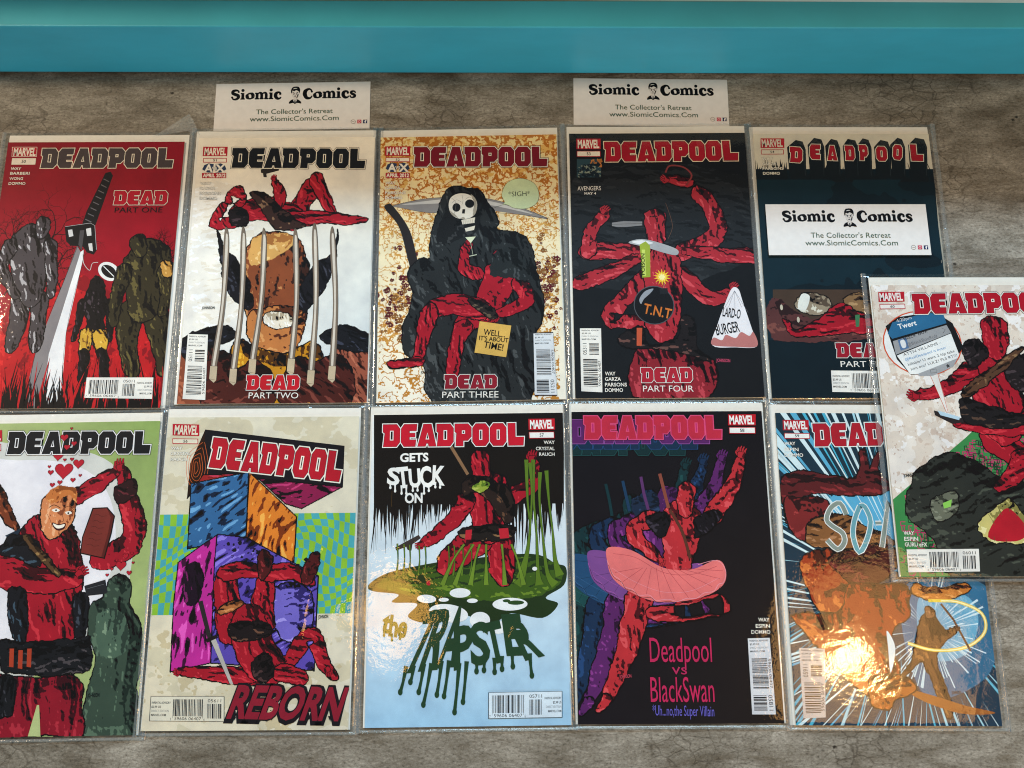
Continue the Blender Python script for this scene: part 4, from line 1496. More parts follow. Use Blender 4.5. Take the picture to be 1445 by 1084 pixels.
  ('P','#10181d',[(459,1178),(538,1253),(580,1235),(600,1155),(574,830),(449,830)],0),
  ('S','#3a4a50',0.8,[(589,1172),(566,859)],0),
  ('D','O',(470,1029),(557,1017),155,'#a81828','#efe6d2',None,'#10181d'),
  ('P','#10181d',[(632,1178),(708,1253),(790,1236),(810,1155),(781,830),(620,830)],0),
  ('S','#3a4a50',0.8,[(799,1172),(774,859)],0),
  ('D','L',(640,1012),(765,1009),171,'#a81828','#efe6d2',None,'#10181d'),
  ('NF','#0e2833',[(-854,816),(826,-758)],500,420,0.45,1,4,0),
  ('P','#4a3a30',[(-762,-276),(192,-276),(158,-745),(-788,-746)],0),
  ('M','#5a3434',[(-767,-342),(-446,-551),(158,-499),(146,-745),(-788,-746)],'#2c1a1c','#7c4a44',5,50,20,0),
  ('M','#9a8c78',[(-514,-310),(-278,-342),(-239,-473),(-394,-531),(-564,-473)],'#5a4c40','#e0dccc',6,30,60,1),
  ('P','#e9ebe4',[(-502,-321),(-429,-342),(-477,-473),(-547,-447)],1),
  ('M','#8a6a48',[(-130,-368),(76,-302),(143,-395),(130,-525),(-65,-473)],'#3c2a20','#b8946a',7,24,20,1),
  ('M','#a8182a',[(-696,-564),(-647,-577),(-579,-668),(-398,-577),(-264,-473),(-134,-416),(8,-499),(152,-551),(140,-681),(-159,-694),(-485,-727),(-632,-707)],'#3a0d14','#cf3340',8,80,10,1),
  ('E','#c8c0ae',(-695,-447),13,27,0),
  ('E','#c8c0ae',(-551,-564),13,27,0),
  ('P','#3f7a54',[(-32,-520),(11,-515),(-4,-629),(-35,-634)],0),
  ('L',(-768,1241),(-550,1241),(-774,1149),(-776,1128),(-559,1129),(-779,1077),'54','#b5182a','#d8d2c0'),
  ('D2','DEAD',(-234,-919),(257,-919),134,'#9c1a2c','#f4f0ea',None,'#0d1a22'),
  ('T','story_title','PART FIVE',(-204,-1006),(236,-1006),53,'#f4f0ea',0,None),
  ('B',(-296,-1039),(300,-1044),(292,-1245),(-300,-1235),'h_left','05411',0,'#f2efe9'),
  ('T','creator_names','WAY',(-773,1017),(-674,1017),27,'#f4f0e2',1,'#2a3438'),
  ('T','creator_names','GARZA',(-774,966),(-641,966),27,'#f4f0e2',1,'#2a3438'),
  ('T','creator_names','PARSONS',(-774,917),(-577,918),27,'#f4f0e2',1,'#2a3438'),
  ('T','creator_names','DOMMO',(-773,867),(-614,867),27,'#f4f0e2',1,'#2a3438'),
 ],
 '60': [
  ('G',['#e6dcd0','#e6dcd0','#efe9e4','#efe9e4']),
  ('NF','#e0d4c8',[(-888,1333),(588,-737)],130,150,0.55,1,3,0),
  ('NF','#d4c2b4',[(-888,1333),(588,-737)],60,70,0.66,1,7,0),
  ('NF','#c9b2a4',[(-888,1333),(588,-737)],24,30,0.76,1,13,0),
  ('NF','#f4f0ee',[(-888,1333),(588,-737)],80,80,0.66,1,9,0),
  ('P','#3c8a4c',[(-847,-653),(-147,-110),(225,211),(711,265),(473,-1338),(-867,-1336)],0),
  ('CI','#c02a6a',[(-731,212),(477,-1314)],700,5,[(-808,-653),(-150,-137),(221,184),(681,238),(452,-1313),(-852,-1312)]),
  ('CI','#1d3a28',[(-731,212),(477,-1314)],500,8,[(-808,-653),(-150,-137),(221,184),(681,238),(452,-1313),(-852,-1312)]),
  ('M','#2c302c',[(-729,-632),(-583,-373),(-334,-248),(-81,-322),(133,-478),(585,-583),(473,-1338),(-387,-1337),(-524,-989),(-735,-811)],'#111311','#4c5248',6,130,30,1),
  ('M','#6c7060',[(-525,-658),(-296,-581),(-288,-735),(-481,-837)],'#3a3d34','#8a8e7c',7,22,20,1),
  ('P','#8fd05c',[(-416,-679),(-335,-648),(-350,-710),(-411,-725)],0),
  ('M','#cfc47a',[(-150,-863),(109,-659),(184,-672),(294,-813),(371,-990),(163,-1020),(-65,-1002)],'#8c8448','#ece4a8',8,24,60,1),
  ('P','#b81a2c',[(-65,-964),(98,-736),(197,-767),(279,-919),(165,-1002)],1),
  ('S','#5c5430',1.4,[(-36,-774),(9,-863)],0),
  ('S','#5c5430',1.4,[(50,-710),(79,-782)],0),
  ('S','#5c5430',1.4,[(146,-672),(148,-751)],0),
  ('S','#5c5430',1.4,[(240,-736),(199,-792)],0),
  ('S','#5c5430',1.4,[(290,-838),(245,-868)],0),
  ('S','#5c5430',1.4,[(-14,-1002),(-13,-959)],0),
  ('S','#5c5430',1.4,[(87,-1015),(86,-979)],0),
  ('LM','#a8182a',[(103,-111),(314,-296)],[110,80],'#3a0d14','#cf3340',70,1),
  ('LM','#a8182a',[(327,-296),(214,-453),(72,-543)],[76,60,36],'#3a0d14','#cf3340',71,1),
  ('LM','#a8182a',[(154,484),(176,238),(189,-58)],[190,170,120],'#3a0d14','#cf3340',72,1),
  ('LM','#a8182a',[(-33,485),(-265,334),(-512,266)],[74,52,34],'#3a0d14','#cf3340',73,1),
  ('LM','#a8182a',[(559,319),(468,49),(193,-31),(-198,10)],[110,80,60,34],'#3a0d14','#cf3340',74,1),
  ('LM','#a8182a',[(234,889),(212,678)],[96,78],'#3a0d14','#cf3340',75,1),
  ('HN','#a8182a',(-534,266),170,26,'#3a0d14'),
  ('HN','#a8182a',(-192,18),160,18,'#3a0d14'),
  ('LM','#221c1e',[(372,512),(579,456)],[90,100],'#0a0809','#4a3e42',9,1),
  ('M','#221c1e',[(-52,762),(85,776),(146,623),(-3,512),(-83,623)],'#0a0809','#4a3e42',10,16,50,1),
  ('M','#221c1e',[(269,539),(499,650),(760,594),(711,265),(346,320)],'#0a0809','#4a3e42',11,30,20,1),
  ('M','#5a3d2c',[(-105,334),(395,678),(430,636),(-62,252)],'#2a1c14','#8c6a4a',12,24,40,1),
  ('M','#1d1a1c',[(-170,239),(-41,211),(316,103),(415,49),(298,-31),(-68,-4),(-163,77)],'#0a0809','#5a4438',13,30,10,1),
  ('P','#2a2426',[(-400,131),(-153,55),(-149,23),(-251,10),(-395,88)],0),
  ('P','#b9d4e6',[(-369,131),(-177,71),(-188,44),(-347,88)],0),
  ('P','#e9e6e2',[(-398,457),(-329,471),(-270,109),(-291,114)],0),
  ('S','#d4502c',1.4,[(-398,457),(-291,114),(-276,109),(-329,471)],0),
  ('E','#d4502c',(-432,746),354,301,0),
  ('E','#eceeee',(-432,746),343,290,0),
  ('P','#17191c',[(-745,904),(-622,989),(-285,1039),(-140,931),(-70,706),(-153,595),(-244,512),(-464,458),(-567,452),(-677,596)],0),
  ('P','#2c6a94',[(-734,833),(-682,938),(-368,1031),(-212,1011),(-194,931),(-698,785)],0),
  ('P','#9ea0a4',[(-695,763),(-196,914),(-164,841),(-681,637)],0),
  ('P','#eef0f0',[(-674,629),(-165,835),(-116,640),(-200,540),(-518,458),(-571,458)],0),
  ('P','#a6a8ac',[(-513,458),(-131,606),(-183,526),(-372,444),(-493,441)],0),
  ('P','#5a7aa4',[(-650,774),(-572,797),(-556,701),(-634,674)],0),
  ('P','#e6e8ea',[(-630,763),(-591,774),(-581,713),(-615,701)],1),
  ('T','screen_lettering','4:20pm',(-641,938),(-502,971),29,'#d8dadc',0,None),
  ('T','screen_lettering','Twert',(-629,875),(-462,915),45,'#f2f4f4',1,None),
  ('T','screen_lettering','Black Box',(-592,769),(-372,847),32,'#2a2c30',0,None),
  ('T','screen_lettering','@BlackBoxRulz',(-571,713),(-285,802),29,'#6c6e74',0,None),
  ('S','#2a2c30',1.2,[(-243,886),(-212,869),(-238,836)],0),
  ('T','screen_lettering','ATTN VILLAINS -',(-613,623),(-266,740),24,'#2a2c30',0,None),
  ('T','screen_lettering','@RealDeadpool is outer',(-601,579),(-222,695),24,'#3c8ac4',0,None),
  ('T','screen_lettering','killable! U want 2 hlp take',(-579,535),(-151,662),24,'#2a2c30',0,None),
  ('T','screen_lettering','him out? LULZ! PLS RT!!!',(-557,491),(-134,623),24,'#2a2c30',0,None),
  ('ST','#3a3c40',(-228,534),21,5),
  ('S','#3a3c40',1,[(-390,496),(-336,507),(-334,474),(-388,468),(-390,496)],0),
  ('L',(-776,1223),(-548,1226),(-782,1137),(-781,1111),(-549,1114),(-781,1063),'60','#b81a2c','#efe9e4'),
  ('D','DEADPOOL',(-478,1017),(803,1033),192,'#b01228','#f4efe8','#1a1416','#1a1012'),
  ('T','signature','JOHNSON',(-728,-457),(-623,-451),29,'#1a1614',1,None),
  ('B',(-770,-1068),(-157,-1064),(-171,-1251),(-775,-1257),'h_left','06011',0,'#f2efe9'),
  ('T','creator_names','WAY',(-780,-948),(-693,-948),32,'#f4efe6',1,None),
  ('T','creator_names','ESPIN',(-780,-996),(-663,-996),32,'#f4efe6',1,None),
  ('T','creator_names','GURU eFX',(-780,-1043),(-592,-1044),32,'#f4efe6',1,None),
 ],
 '55': [
  ('G',['#b4c083','#8aa45c','#7d9a52','#b7c488']),
  ('P','#d2d3cf',[(-965,1003),(-377,1103),(289,1009),(586,731),(694,92),(516,-568),(-301,-899),(-712,-892)],1),
  ('P','#e8e6ee',[(-943,838),(-361,965),(163,901),(460,625),(535,94),(324,-464),(-318,-751),(-732,-744)],1),
  ('M','#3a4c40',[(509,-61),(639,-32),(714,-141),(712,-269),(816,-422),(843,-747),(818,-918),(838,-1304),(401,-1296),(441,-863),(448,-666),(386,-565),(359,-288),(470,-214)],'#1c2a24','#5c7460',4,120,80,1),
  ('M','#4c6454',[(422,-390),(543,-291),(683,-395),(718,-646),(500,-667)],'#2c3c34','#7c947c',5,30,70,0),
  ('M','#7a3a22',[(-556,777),(-500,763),(-293,371),(-315,332),(-530,561)],'#3a1a10','#b0603c',6,14,60,1),
  ('P','#1f2e3e',[(-407,320),(-255,392),(-233,365),(-363,288)],0),
  ('LM','#a4182a',[(428,96),(692,275),(609,622),(543,854)],[74,84,64,44],'#3a0d14','#cf3340',70,1),
  ('LM','#a4182a',[(163,630),(315,730),(482,836)],[58,52,36],'#3a0d14','#cf3340',71,1),
  ('LM','#a4182a',[(-67,262),(-7,-52),(69,-510)],[220,230,170],'#3a0d14','#cf3340',72,1),
  ('LM','#a4182a',[(-528,113),(-192,-48),(231,-56)],[110,96,54],'#3a0d14','#cf3340',73,1),
  ('HN','#a8182a',(532,881),110,26,'#3a0d14'),
  ('HN','#a8182a',(254,-17),40,26,'#3a0d14'),
  ('M','#d98a5a',[(-107,635),(5,719),(136,684),(179,522),(123,364),(-16,282),(-111,368),(-123,528)],'#8c4a2c','#f0b488',8,30,70,1),
  ('M','#c8763c',[(-97,661),(17,735),(142,706),(168,576),(93,658),(-48,580)],'#8c4a20','#e8a060',9,20,60,0),
  ('P','#f4efe4',[(-32,531),(10,544),(39,525),(3,512)],1),
  ('P','#f4efe4',[(86,511),(126,518),(144,499),(107,489)],1),
  ('E','#14161c',(6,528),8,8,0),
  ('E','#14161c',(114,502),8,8,0),
  ('S','#3c1c10',2.2,[(-56,553),(-15,574),(42,546)],1),
  ('S','#8c4420',1.4,[(-65,495),(-33,441),(-11,387)],1),
  ('S','#8c4420',1.2,[(111,454),(116,406),(99,359)],1),
  ('S','#3c1c10',1.6,[(74,546),(116,561),(162,528)],1),
  ('S','#5c2c18',1.4,[(58,498),(80,439),(54,429)],1),
  ('P','#3c1014',[(-15,425),(40,408),(98,417),(93,370),(41,355),(0,382)],1),
  ('P','#f2eee2',[(-6,416),(41,400),(91,409),(83,383),(39,373),(7,390)],1),
  ('M','#2e1418',[(492,719),(649,784),(674,648),(531,583)],'#12080a','#6a2a32',11,16,10,1),
  ('M','#16171d',[(-340,319),(-120,263),(-84,53),(-262,108),(-428,163),(-438,242)],'#06070a','#3c5060',13,24,30,1),
  ('M','#16171d',[(-338,-149),(-175,-151),(-124,-532),(-243,-517)],'#06070a','#3c5060',14,24,90,1),
  ('M','#16171d',[(223,-184),(352,-212),(342,-515),(264,-513)],'#06070a','#3c4450',15,14,90,1),
  ('M','#5a4028',[(-257,291),(-192,303),(78,24),(42,-14)],'#2a1c10','#9c7a4c',16,20,50,1),
  ('M','#17181c',[(-345,-528),(-134,-556),(254,-538),(396,-528),(408,-789),(230,-815),(52,-832),(-158,-803),(-315,-776)],'#07080a','#4a4448',17,70,10,1),
  ('P','#b04028',[(-258,-604),(-222,-605),(-210,-753),(-247,-748)],0),
  ('P','#b04028',[(-184,-618),(-148,-618),(-136,-767),(-173,-761)],0),
  ('P','#b04028',[(-113,-607),(-76,-607),(-65,-756),(-102,-750)],0),
  ('M','#8c1628',[(-312,-801),(-24,-842),(335,-836),(377,-1056),(401,-1296),(178,-1292),(0,-1289),(-407,-1282),(-467,-798)],'#3c0c16','#b02c3c',18,130,90,1),
  ('P','#b7c488',[(16,-1050),(34,-1050),(71,-1290),(-31,-1289)],0),
  ('M','#17181c',[(-309,-825),(-191,-852),(-181,-1046),(-220,-1142),(-425,-1138)],'#07080a','#3c3c44',19,20,90,1),
  ('P','#14100f',[(317,544),(446,547),(517,471),(503,326),(462,111),(247,159),(252,296)],0),
  ('P','#7a302a',[(326,533),(441,537),(506,469),(492,331),(453,122),(257,167),(260,296)],0),
  ('P','#5a201c',[(441,537),(506,469),(492,331),(453,122),(431,127),(471,332),(481,459)],0),
  ('S','#3c1412',1,[(339,480),(370,487),(399,471),(447,473)],1),
  ('S','#3c1412',1,[(330,429),(362,437),(390,420),(438,422)],1),
  ('S','#3c1412',1,[(322,379),(353,386),(381,370),(429,372)],1),
  ('S','#3c1412',1,[(313,329),(345,336),(373,320),(421,322)],1),
  ('S','#3c1412',1,[(305,279),(336,286),(364,270),(412,272)],1),
  ('S','#3c1412',1,[(296,229),(327,237),(356,220),(403,222)],1),
  ('P','#24252a',[(310,-109),(483,-60),(511,-163),(480,-178),(337,-191)],0),
  ('S','#6c6e74',1,[(331,-135),(473,-98)],0),
  ('HT','#b81e30',(14,1160),35),
  ('HT','#b81e30',(45,1074),27),
  ('HT','#b81e30',(104,1106),24),
  ('HT','#b81e30',(-24,1001),48),
  ('HT','#b81e30',(38,871),82),
  ('HT','#b81e30',(160,929),48),
  ('HT','#b81e30',(-74,856),24),
  ('HT','#b81e30',(-49,747),21),
  ('HT','#b81e30',(14,768),21),
  ('HT','#b81e30',(125,787),21),
  ('HT','#b81e30',(-91,906),13),
  ('HT','#b81e30',(184,825),13),
  ('HT','#b81e30',(69,1240),11),
  ('HT','#b81e30',(37,964),13),
  ('HT','#b81e30',(99,968),16),
  ('HT','#b81e30',(605,54),45),
  ('HT','#b81e30',(638,132),24),
  ('HT','#b81e30',(679,-7),21),
  ('HT','#b81e30',(530,27),13),
  ('HT','#b81e30',(495,-22),13),
  ('HT','#b81e30',(564,99),11),
  ('HT','#b81e30',(689,154),11),
  ('HT','#b81e30',(706,76),11),
  ('L',(-790,1235),(-543,1231),(-779,1143),(-775,1116),(-534,1111),(-767,1055),'55','#b81a2c','#efe9e4'),
  ('D','DEADPOOL',(-477,1022),(775,1006),196,'#15171c','#f0eef0','#15171c','#15171c'),
  ('HT','#b81e30',(14,1160),35),
  ('HT','#b81e30',(45,1074),27),
  ('HT','#b81e30',(104,1106),24),
  ('T','signature','JOHNSON',(423,-996),(520,-993),28,'#14181a',1,None),
 ],
 '56': [
  ('G',['#ded8c4','#ded8c4','#e4d9c0','#ddd6c4']),
  ('NF','#d3cab0',[(-1087,1366),(981,-1321)],160,120,0.58,1,3,0),
  ('NF','#cbbd9c',[(-944,-173),(981,-1321)],120,90,0.66,1,9,0),
  ('OP',(-859,446),(839,452),(832,-382),(-838,-387),'#8cbf38','#4aa6b4'),
  ('P','#15141a',[(-508,1185),(721,1033),(721,672),(-500,782)],0),
  ('P','#28160e',[(-508,1185),(-617,886),(-620,581),(-500,782)],0),
  ('S','#d8642c',1.4,[(-553,897),(-544,838),(-553,809),(-568,799),(-575,891),(-556,897)],1),
  ('S','#d8642c',1.4,[(-543,937),(-524,838),(-545,773),(-581,785),(-590,906),(-548,937)],1),
  ('S','#d8642c',1.4,[(-532,976),(-504,838),(-536,737),(-594,772),(-605,920),(-539,976)],1),
  ('S','#d8642c',1.4,[(-519,1023),(-480,838),(-526,694),(-609,755),(-623,937),(-530,1023)],1),
  ('S','#d8642c',1.4,[(-505,1071),(-456,838),(-516,650),(-624,738),(-642,954),(-520,1071)],1),
  ('M','#8c1c4c',[(-18,749),(715,672),(370,487),(230,529)],'#1a0c14','#c83c78',5,40,10,2),
  ('M','#a02424',[(-620,581),(-500,782),(-118,794),(-168,711),(-526,685)],'#1a0c14','#c83c58',6,20,10,2),
  ('M','#34689c',[(-597,708),(-104,805),(-93,252),(-582,153)],'#12223c','#6ea8d8',7,110,45,2),
  ('M','#e0822c',[(-99,805),(332,417),(329,14),(-91,252)],'#7c3410','#f4b454',8,90,60,2),
  ('M','#5c4ab0',[(-335,275),(-93,246),(539,-77),(542,-839),(-317,-773),(-358,141)],'#241c58','#8c7ce0',9,120,45,2),
  ('SP','#17131f',[(-244,220),(74,-74)],46,10),
  ('SP','#17131f',[(283,57),(512,-182)],20,12),
  ('M','#c02c98',[(-652,41),(-485,168),(-340,269),(-345,34),(-317,-773),(-644,-841),(-663,-305)],'#3c0c34','#e85cc4',11,110,70,2),
  ('M','#1c0c1e',[(-606,-17),(-475,35),(-418,-176),(-475,-306),(-585,-280)],'#0a050b','#7c2064',13,10,80,0),
  ('M','#7468c8',[(161,-180),(374,-129),(517,-287),(478,-595),(292,-594),(148,-414)],'#2c2468','#a89cf0',14,50,30,1),
  ('LM','#a8182a',[(303,-797),(-9,-870),(-565,-837)],[70,60,26],'#3a0d14','#cf3340',70,1),
  ('LM','#a8182a',[(-164,-540),(-222,-282),(-245,-72)],[90,84,66],'#3a0d14','#cf3340',71,1),
  ('LM','#a8182a',[(-252,-46),(-91,-34),(86,-43)],[60,50,40],'#3a0d14','#cf3340',72,1),
  ('LM','#a8182a',[(86,-491),(88,-310),(91,-127)],[82,76,60],'#3a0d14','#cf3340',73,1),
  ('LM','#a8182a',[(114,-61),(289,-44),(476,-116)],[60,50,38],'#3a0d14','#cf3340',74,1),
  ('LM','#a8182a',[(-38,-438),(29,-643),(172,-821)],[120,130,110],'#3a0d14','#cf3340',75,1),
  ('LM','#a8182a',[(353,-747),(502,-550),(619,-786),(729,-888)],[54,56,42,20],'#3a0d14','#cf3340',76,1),
  ('LM','#a8182a',[(266,-852),(440,-898)],[60,50],'#3a0d14','#cf3340',77,1),
  ('HN','#a8182a',(647,-824),-60,18,'#3a0d14'),
  ('HN','#a8182a',(-565,-837),180,16,'#3a0d14'),
  ('M','#4c1618',[(24,85),(74,151),(140,84),(115,-75),(35,-100)],'#240a0c','#8c2c30',16,14,80,1),
  ('M','#4c1618',[(399,-76),(458,82),(530,114),(549,55),(495,-116),(429,-155)],'#240a0c','#8c2c30',17,14,60,1),
  ('M','#1c1416',[(-169,-463),(124,-452),(143,-555),(-134,-592)],'#090607','#6c4a3a',19,20,10,1),
  ('M','#b06c3c',[(-281,-321),(-102,-270),(-85,-322),(-260,-385)],'#6c3c1c','#d8945c',20,8,10,1),
  ('M','#1c1416',[(10,-770),(165,-695),(201,-872),(73,-921)],'#090607','#4c3434',22,16,40,1),
  ('P','#2a2628',[(-456,-280),(-419,-270),(-322,-565),(-353,-580)],0),
  ('P','#b9b4b0',[(-331,-585),(-290,-570),(-115,-940),(-147,-932)],0),
  ('S','#1c1416',1,[(-331,-585),(-147,-932)],0),
  ('P','#1c1416',[(-369,-580),(-284,-545),(-268,-570),(-356,-610)],0),
  ('L',(-794,1232),(-568,1225),(-786,1138),(-789,1107),(-564,1103),(-784,1059),'56','#b81a2c','#e4ddc8'),
  ('D','DEADPOOL',(-458,852),(694,716),264,'#b81a2c','#f4efe4',None,'#15141a'),
  ('RB','REBORN',(-145,-1191),(795,-1217),238,'#8c1c30','#17141a'),
  ('B',(-785,-1027),(-182,-1031),(-169,-1226),(-781,-1217),'h_left','05611',1,'#e0dac8'),
  ('T','signature','JOHNSON',(558,-422),(640,-417),26,'#14181a',1,None),
  ('T','creator_names','WAY',(-794,1008),(-696,1007),26,'#f4efe4',1,'#5c5648'),
  ('T','creator_names','CRYSTAL',(-793,960),(-617,959),26,'#f4efe4',1,'#5c5648'),
  ('T','creator_names','RAUCH',(-788,910),(-649,909),26,'#f4efe4',1,'#5c5648'),
 ],
 '57': [
  ('G',['#f4f4f2','#f4f4f2','#a2cdec','#a2cdec']),
  ('P','#17120f',[(-827,1302),(851,1295),(829,497),(-808,505)],0),
  ('GR2','#17120f',[(-808,518),(829,510)],230,4,150),
  ('S','#5a4018',1.0,[(-654,624),(-657,489)],0),
  ('P','#22361a',[(-837,-164),(-667,-64),(-296,10),(-84,33),(530,77),(741,-4),(833,-44),(811,-186),(655,-286),(759,-339),(625,-451),(363,-410),(205,-483),(-83,-404),(-240,-440),(-371,-476),(-502,-424),(-425,-323),(-636,-308),(-584,-245),(-796,-216)],1),
  ('M','#3e5c1c',[(-771,-165),(-534,-65),(-84,7),(529,51),(793,-57),(736,-211),(523,-285),(180,-306),(-162,-276),(-558,-245)],'#22361a','#6c8a2c',5,120,5,0),
  ('LM','#a8182a',[(322,557),(567,662),(571,853)],[60,48,34],'#3a0d14','#cf3340',70,1),
  ('LM','#a8182a',[(251,212),(289,28),(301,-128)],[96,90,60],'#3a0d14','#cf3340',71,1),
  ('LM','#a8182a',[(104,214),(-84,85),(-203,-31)],[96,90,66],'#3a0d14','#cf3340',72,1),
  ('LM','#a8182a',[(187,613),(185,452),(184,266)],[150,130,100],'#3a0d14','#cf3340',73,1),
  ('LM','#a8182a',[(-3,535),(-138,349),(-365,180)],[64,52,34],'#3a0d14','#cf3340',74,1),
  ('LM','#a8182a',[(106,887),(117,717)],[66,54],'#3a0d14','#cf3340',75,1),
  ('HN','#a8182a',(566,881),90,24,'#3a0d14'),
  ('HN','#a8182a',(-391,173),-150,18,'#3a0d14'),
  ('M','#2a1e1a',[(-57,670),(24,751),(187,721),(376,611),(401,396),(319,343),(105,587),(-30,562)],'#0e0a08','#6c4c38',11,30,60,1),
  ('M','#1f1a18',[(-44,295),(373,316),(385,210),(210,186),(-30,202)],'#0a0807','#8c6a48',12,20,0,1),
  ('P','#c02434',[(-17,281),(37,286),(29,202),(-25,202)],0),
  ('P','#c02434',[(265,291),(346,295),(355,211),(275,206)],0),
  ('P','#8c6a4c',[(-167,1014),(-140,1022),(13,765),(-9,751)],0),
  ('P','#3a3230',[(-618,144),(-419,247),(-400,220),(-471,169),(-479,116),(-511,122),(-524,148),(-607,118)],0),
  ('M','#94a83c',[(24,642),(106,709),(187,681),(173,613),(105,587)],'#5c7a24','#b8c45c',14,10,60,1),
  ('V','#5c7a24','#22361a',[(511,881),(516,528),(533,261),(474,-78),(419,-181)],[13,6,5,12,30]),
  ('V','#5c7a24','#22361a',[(571,881),(570,527),(587,260),(593,-80),(604,-183)],[13,6,5,12,30]),
  ('V','#5c7a24','#22361a',[(629,770),(619,527),(640,233),(673,-81),(737,-185)],[13,6,5,12,30]),
  ('V','#5c7a24','#22361a',[(684,783),(700,526),(726,259),(742,22),(778,-108)],[13,6,5,12,30]),
  ('V','#5c7a24','#22361a',[(543,854),(555,608),(533,288),(503,77),(446,-130)],[13,6,5,12,30]),
  ('V','#5c7a24','#22361a',[(-600,176),(-592,39),(-603,-90)],[4,1.6,7]),
  ('V','#5c7a24','#22361a',[(-543,170),(-536,39),(-547,-91)],[4,1.6,7]),
  ('V','#5c7a24','#22361a',[(-495,165),(-488,38),(-499,-92)],[4,1.6,7]),
  ('V','#5c7a24','#22361a',[(-415,156),(-408,37),(-420,-93)],[4,1.6,7]),
  ('V','#5c7a24','#22361a',[(-362,150),(-355,36),(-367,-93)],[4,1.6,7]),
  ('V','#5c7a24','#22361a',[(-164,149),(-158,34),(-171,-96)],[4,1.6,7]),
  ('V','#5c7a24','#22361a',[(-116,153),(-110,33),(-123,-96)],[4,1.6,7]),
  ('V','#5c7a24','#22361a',[(-44,159),(-38,32),(-52,-97)],[4,1.6,7]),
  ('V','#5c7a24','#22361a',[(28,165),(34,31),(20,-98)],[4,1.6,7]),
  ('V','#6c8a2c','#22361a',[(50,162),(-30,32),(-110,-174)],[7,5,16]),
  ('V','#6c8a2c','#22361a',[(103,161),(63,31),(23,-176)],[7,5,16]),
  ('V','#6c8a2c','#22361a',[(157,160),(156,30),(155,-177)],[7,5,16]),
  ('V','#6c8a2c','#22361a',[(290,159),(302,28),(313,-179)],[7,5,16]),
  ('V','#6c8a2c','#22361a',[(371,158),(422,26),(472,-181)],[7,5,16]),
  ('V','#6c8a2c','#22361a',[(-30,163),(-123,33),(-215,-173)],[7,5,16]),
  ('E','#eef2f6',(-65,-239),88,39,0),
  ('E','#eef2f6',(-346,-284),80,34,-4),
  ('E','#eef2f6',(38,-304),45,18,0),
  ('E','#eef2f6',(-202,-293),43,16,0),
  ('E','#eef2f6',(354,-336),147,52,0),
  ('E','#2c4a24',(404,-324),69,18,0),
  ('E','#2c4a24',(325,-308),32,13,0),
  ('E','#eef2f6',(-162,-403),166,73,-8),
  ('E','#2c4a24',(-261,-384),43,13,0),
  ('E','#eef2f6',(101,-462),85,67,0),
  ('E','#eef2f6',(257,-522),69,52,0),
  ('E','#eef2f6',(567,-48),21,16,0),
  ('P','#c02434',[(-348,-145),(-322,-135),(-316,-171),(-342,-171)],1),
  ('P','#c02434',[(177,-43),(209,-36),(219,-80),(187,-80)],1),
  ('DR','the',(-725,-534),(-526,-594),155,'#4c6224',None),
  ('DR','TRAPSTER',(-547,-872),(619,-727),290,'#24432a',None),
  ('T','story_title','GETS',(-585,876),(-345,879),70,'#f4f4f2',2,None),
  ('DR','STUCK',(-695,670),(-209,664),150,'#f4f4f2',None),
  ('T','story_title','ON',(-538,520),(-392,521),80,'#f4f4f2',2,None),
  ('L',(539,1237),(763,1237),(540,1147),(537,1125),(760,1125),(539,1066),'57','#c01a28','#f4f4f2'),
  ('D','DEADPOOL',(-743,1008),(497,1006),199,'#c81a30','#f4f4f2',None,'#17120f'),
  ('B',(168,-1033),(775,-1031),(770,-1234),(166,-1236),'h_right','05711',1,'#dcebf8'),
  ('T','creator_names','WAY',(667,1017),(761,1016),28,'#f4efe6',1,None),
  ('T','creator_names','CRYSTAL',(597,963),(759,961),28,'#f4efe6',1,None),
  ('T','creator_names','RAUCH',(624,913),(758,911),28,'#f4efe6',1,None),
 ],
 '58': [
  ('G',['#131117','#131117','#17131a','#1c1617']),
  ('LM','#133338',[(-142,271),(45,524),(140,781)],[66,50,30],'#0b1a1e','#1c4a4c',200,1),
  ('LM','#133338',[(-625,260),(-821,156),(-608,-67)],[56,54,34],'#0b1a1e','#1c4a4c',201,1),
  ('LM','#133338',[(-398,246),(-404,75),(-446,-145)],[150,120,84],'#0b1a1e','#1c4a4c',202,1),
  ('LM','#133338',[(-762,-387),(-875,-788),(-1050,-1190)],[96,72,34],'#0b1a1e','#1c4a4c',203,1),
  ('LM','#133338',[(-1050,-1190),(-1116,-1273)],[36,20],'#0b1a1e','#1c4a4c',204,1),
  ('LM','#133338',[(-410,-470),(-81,-441),(-121,-461),(-411,-515),(-687,-519)],[60,56,56,50,36],'#0b1a1e','#1c4a4c',205,1),
  ('LM','#133338',[(-343,499),(-349,325)],[64,50],'#0b1a1e','#1c4a4c',206,1),
  ('HN','#133338',(149,800),80,24,'#0b1a1e'),
  ('HN','#133338',(-587,-80),-60,18,'#0b1a1e'),
  ('P','#1a4a4c',[(-1018,26),(-819,-1),(-557,-145),(-319,-159),(-104,-82),(-33,-160),(-60,-289),(-249,-390),(-566,-426),(-801,-361),(-983,-233),(-1033,-78)],1),
  ('S','#0e2a2e',1.1,[(-753,-144),(-969,-182)],0),
  ('S','#0e2a2e',1.1,[(-729,-144),(-904,-259)],0),
  ('S','#0e2a2e',1.1,[(-697,-144),(-813,-316)],0),
  ('S','#0e2a2e',1.1,[(-660,-144),(-709,-362)],0),
  ('S','#0e2a2e',1.1,[(-618,-145),(-591,-388)],0),
  ('S','#0e2a2e',1.1,[(-576,-145),(-473,-401)],0),
  ('S','#0e2a2e',1.1,[(-535,-145),(-354,-389)],0),
  ('S','#0e2a2e',1.1,[(-498,-145),(-248,-364)],0),
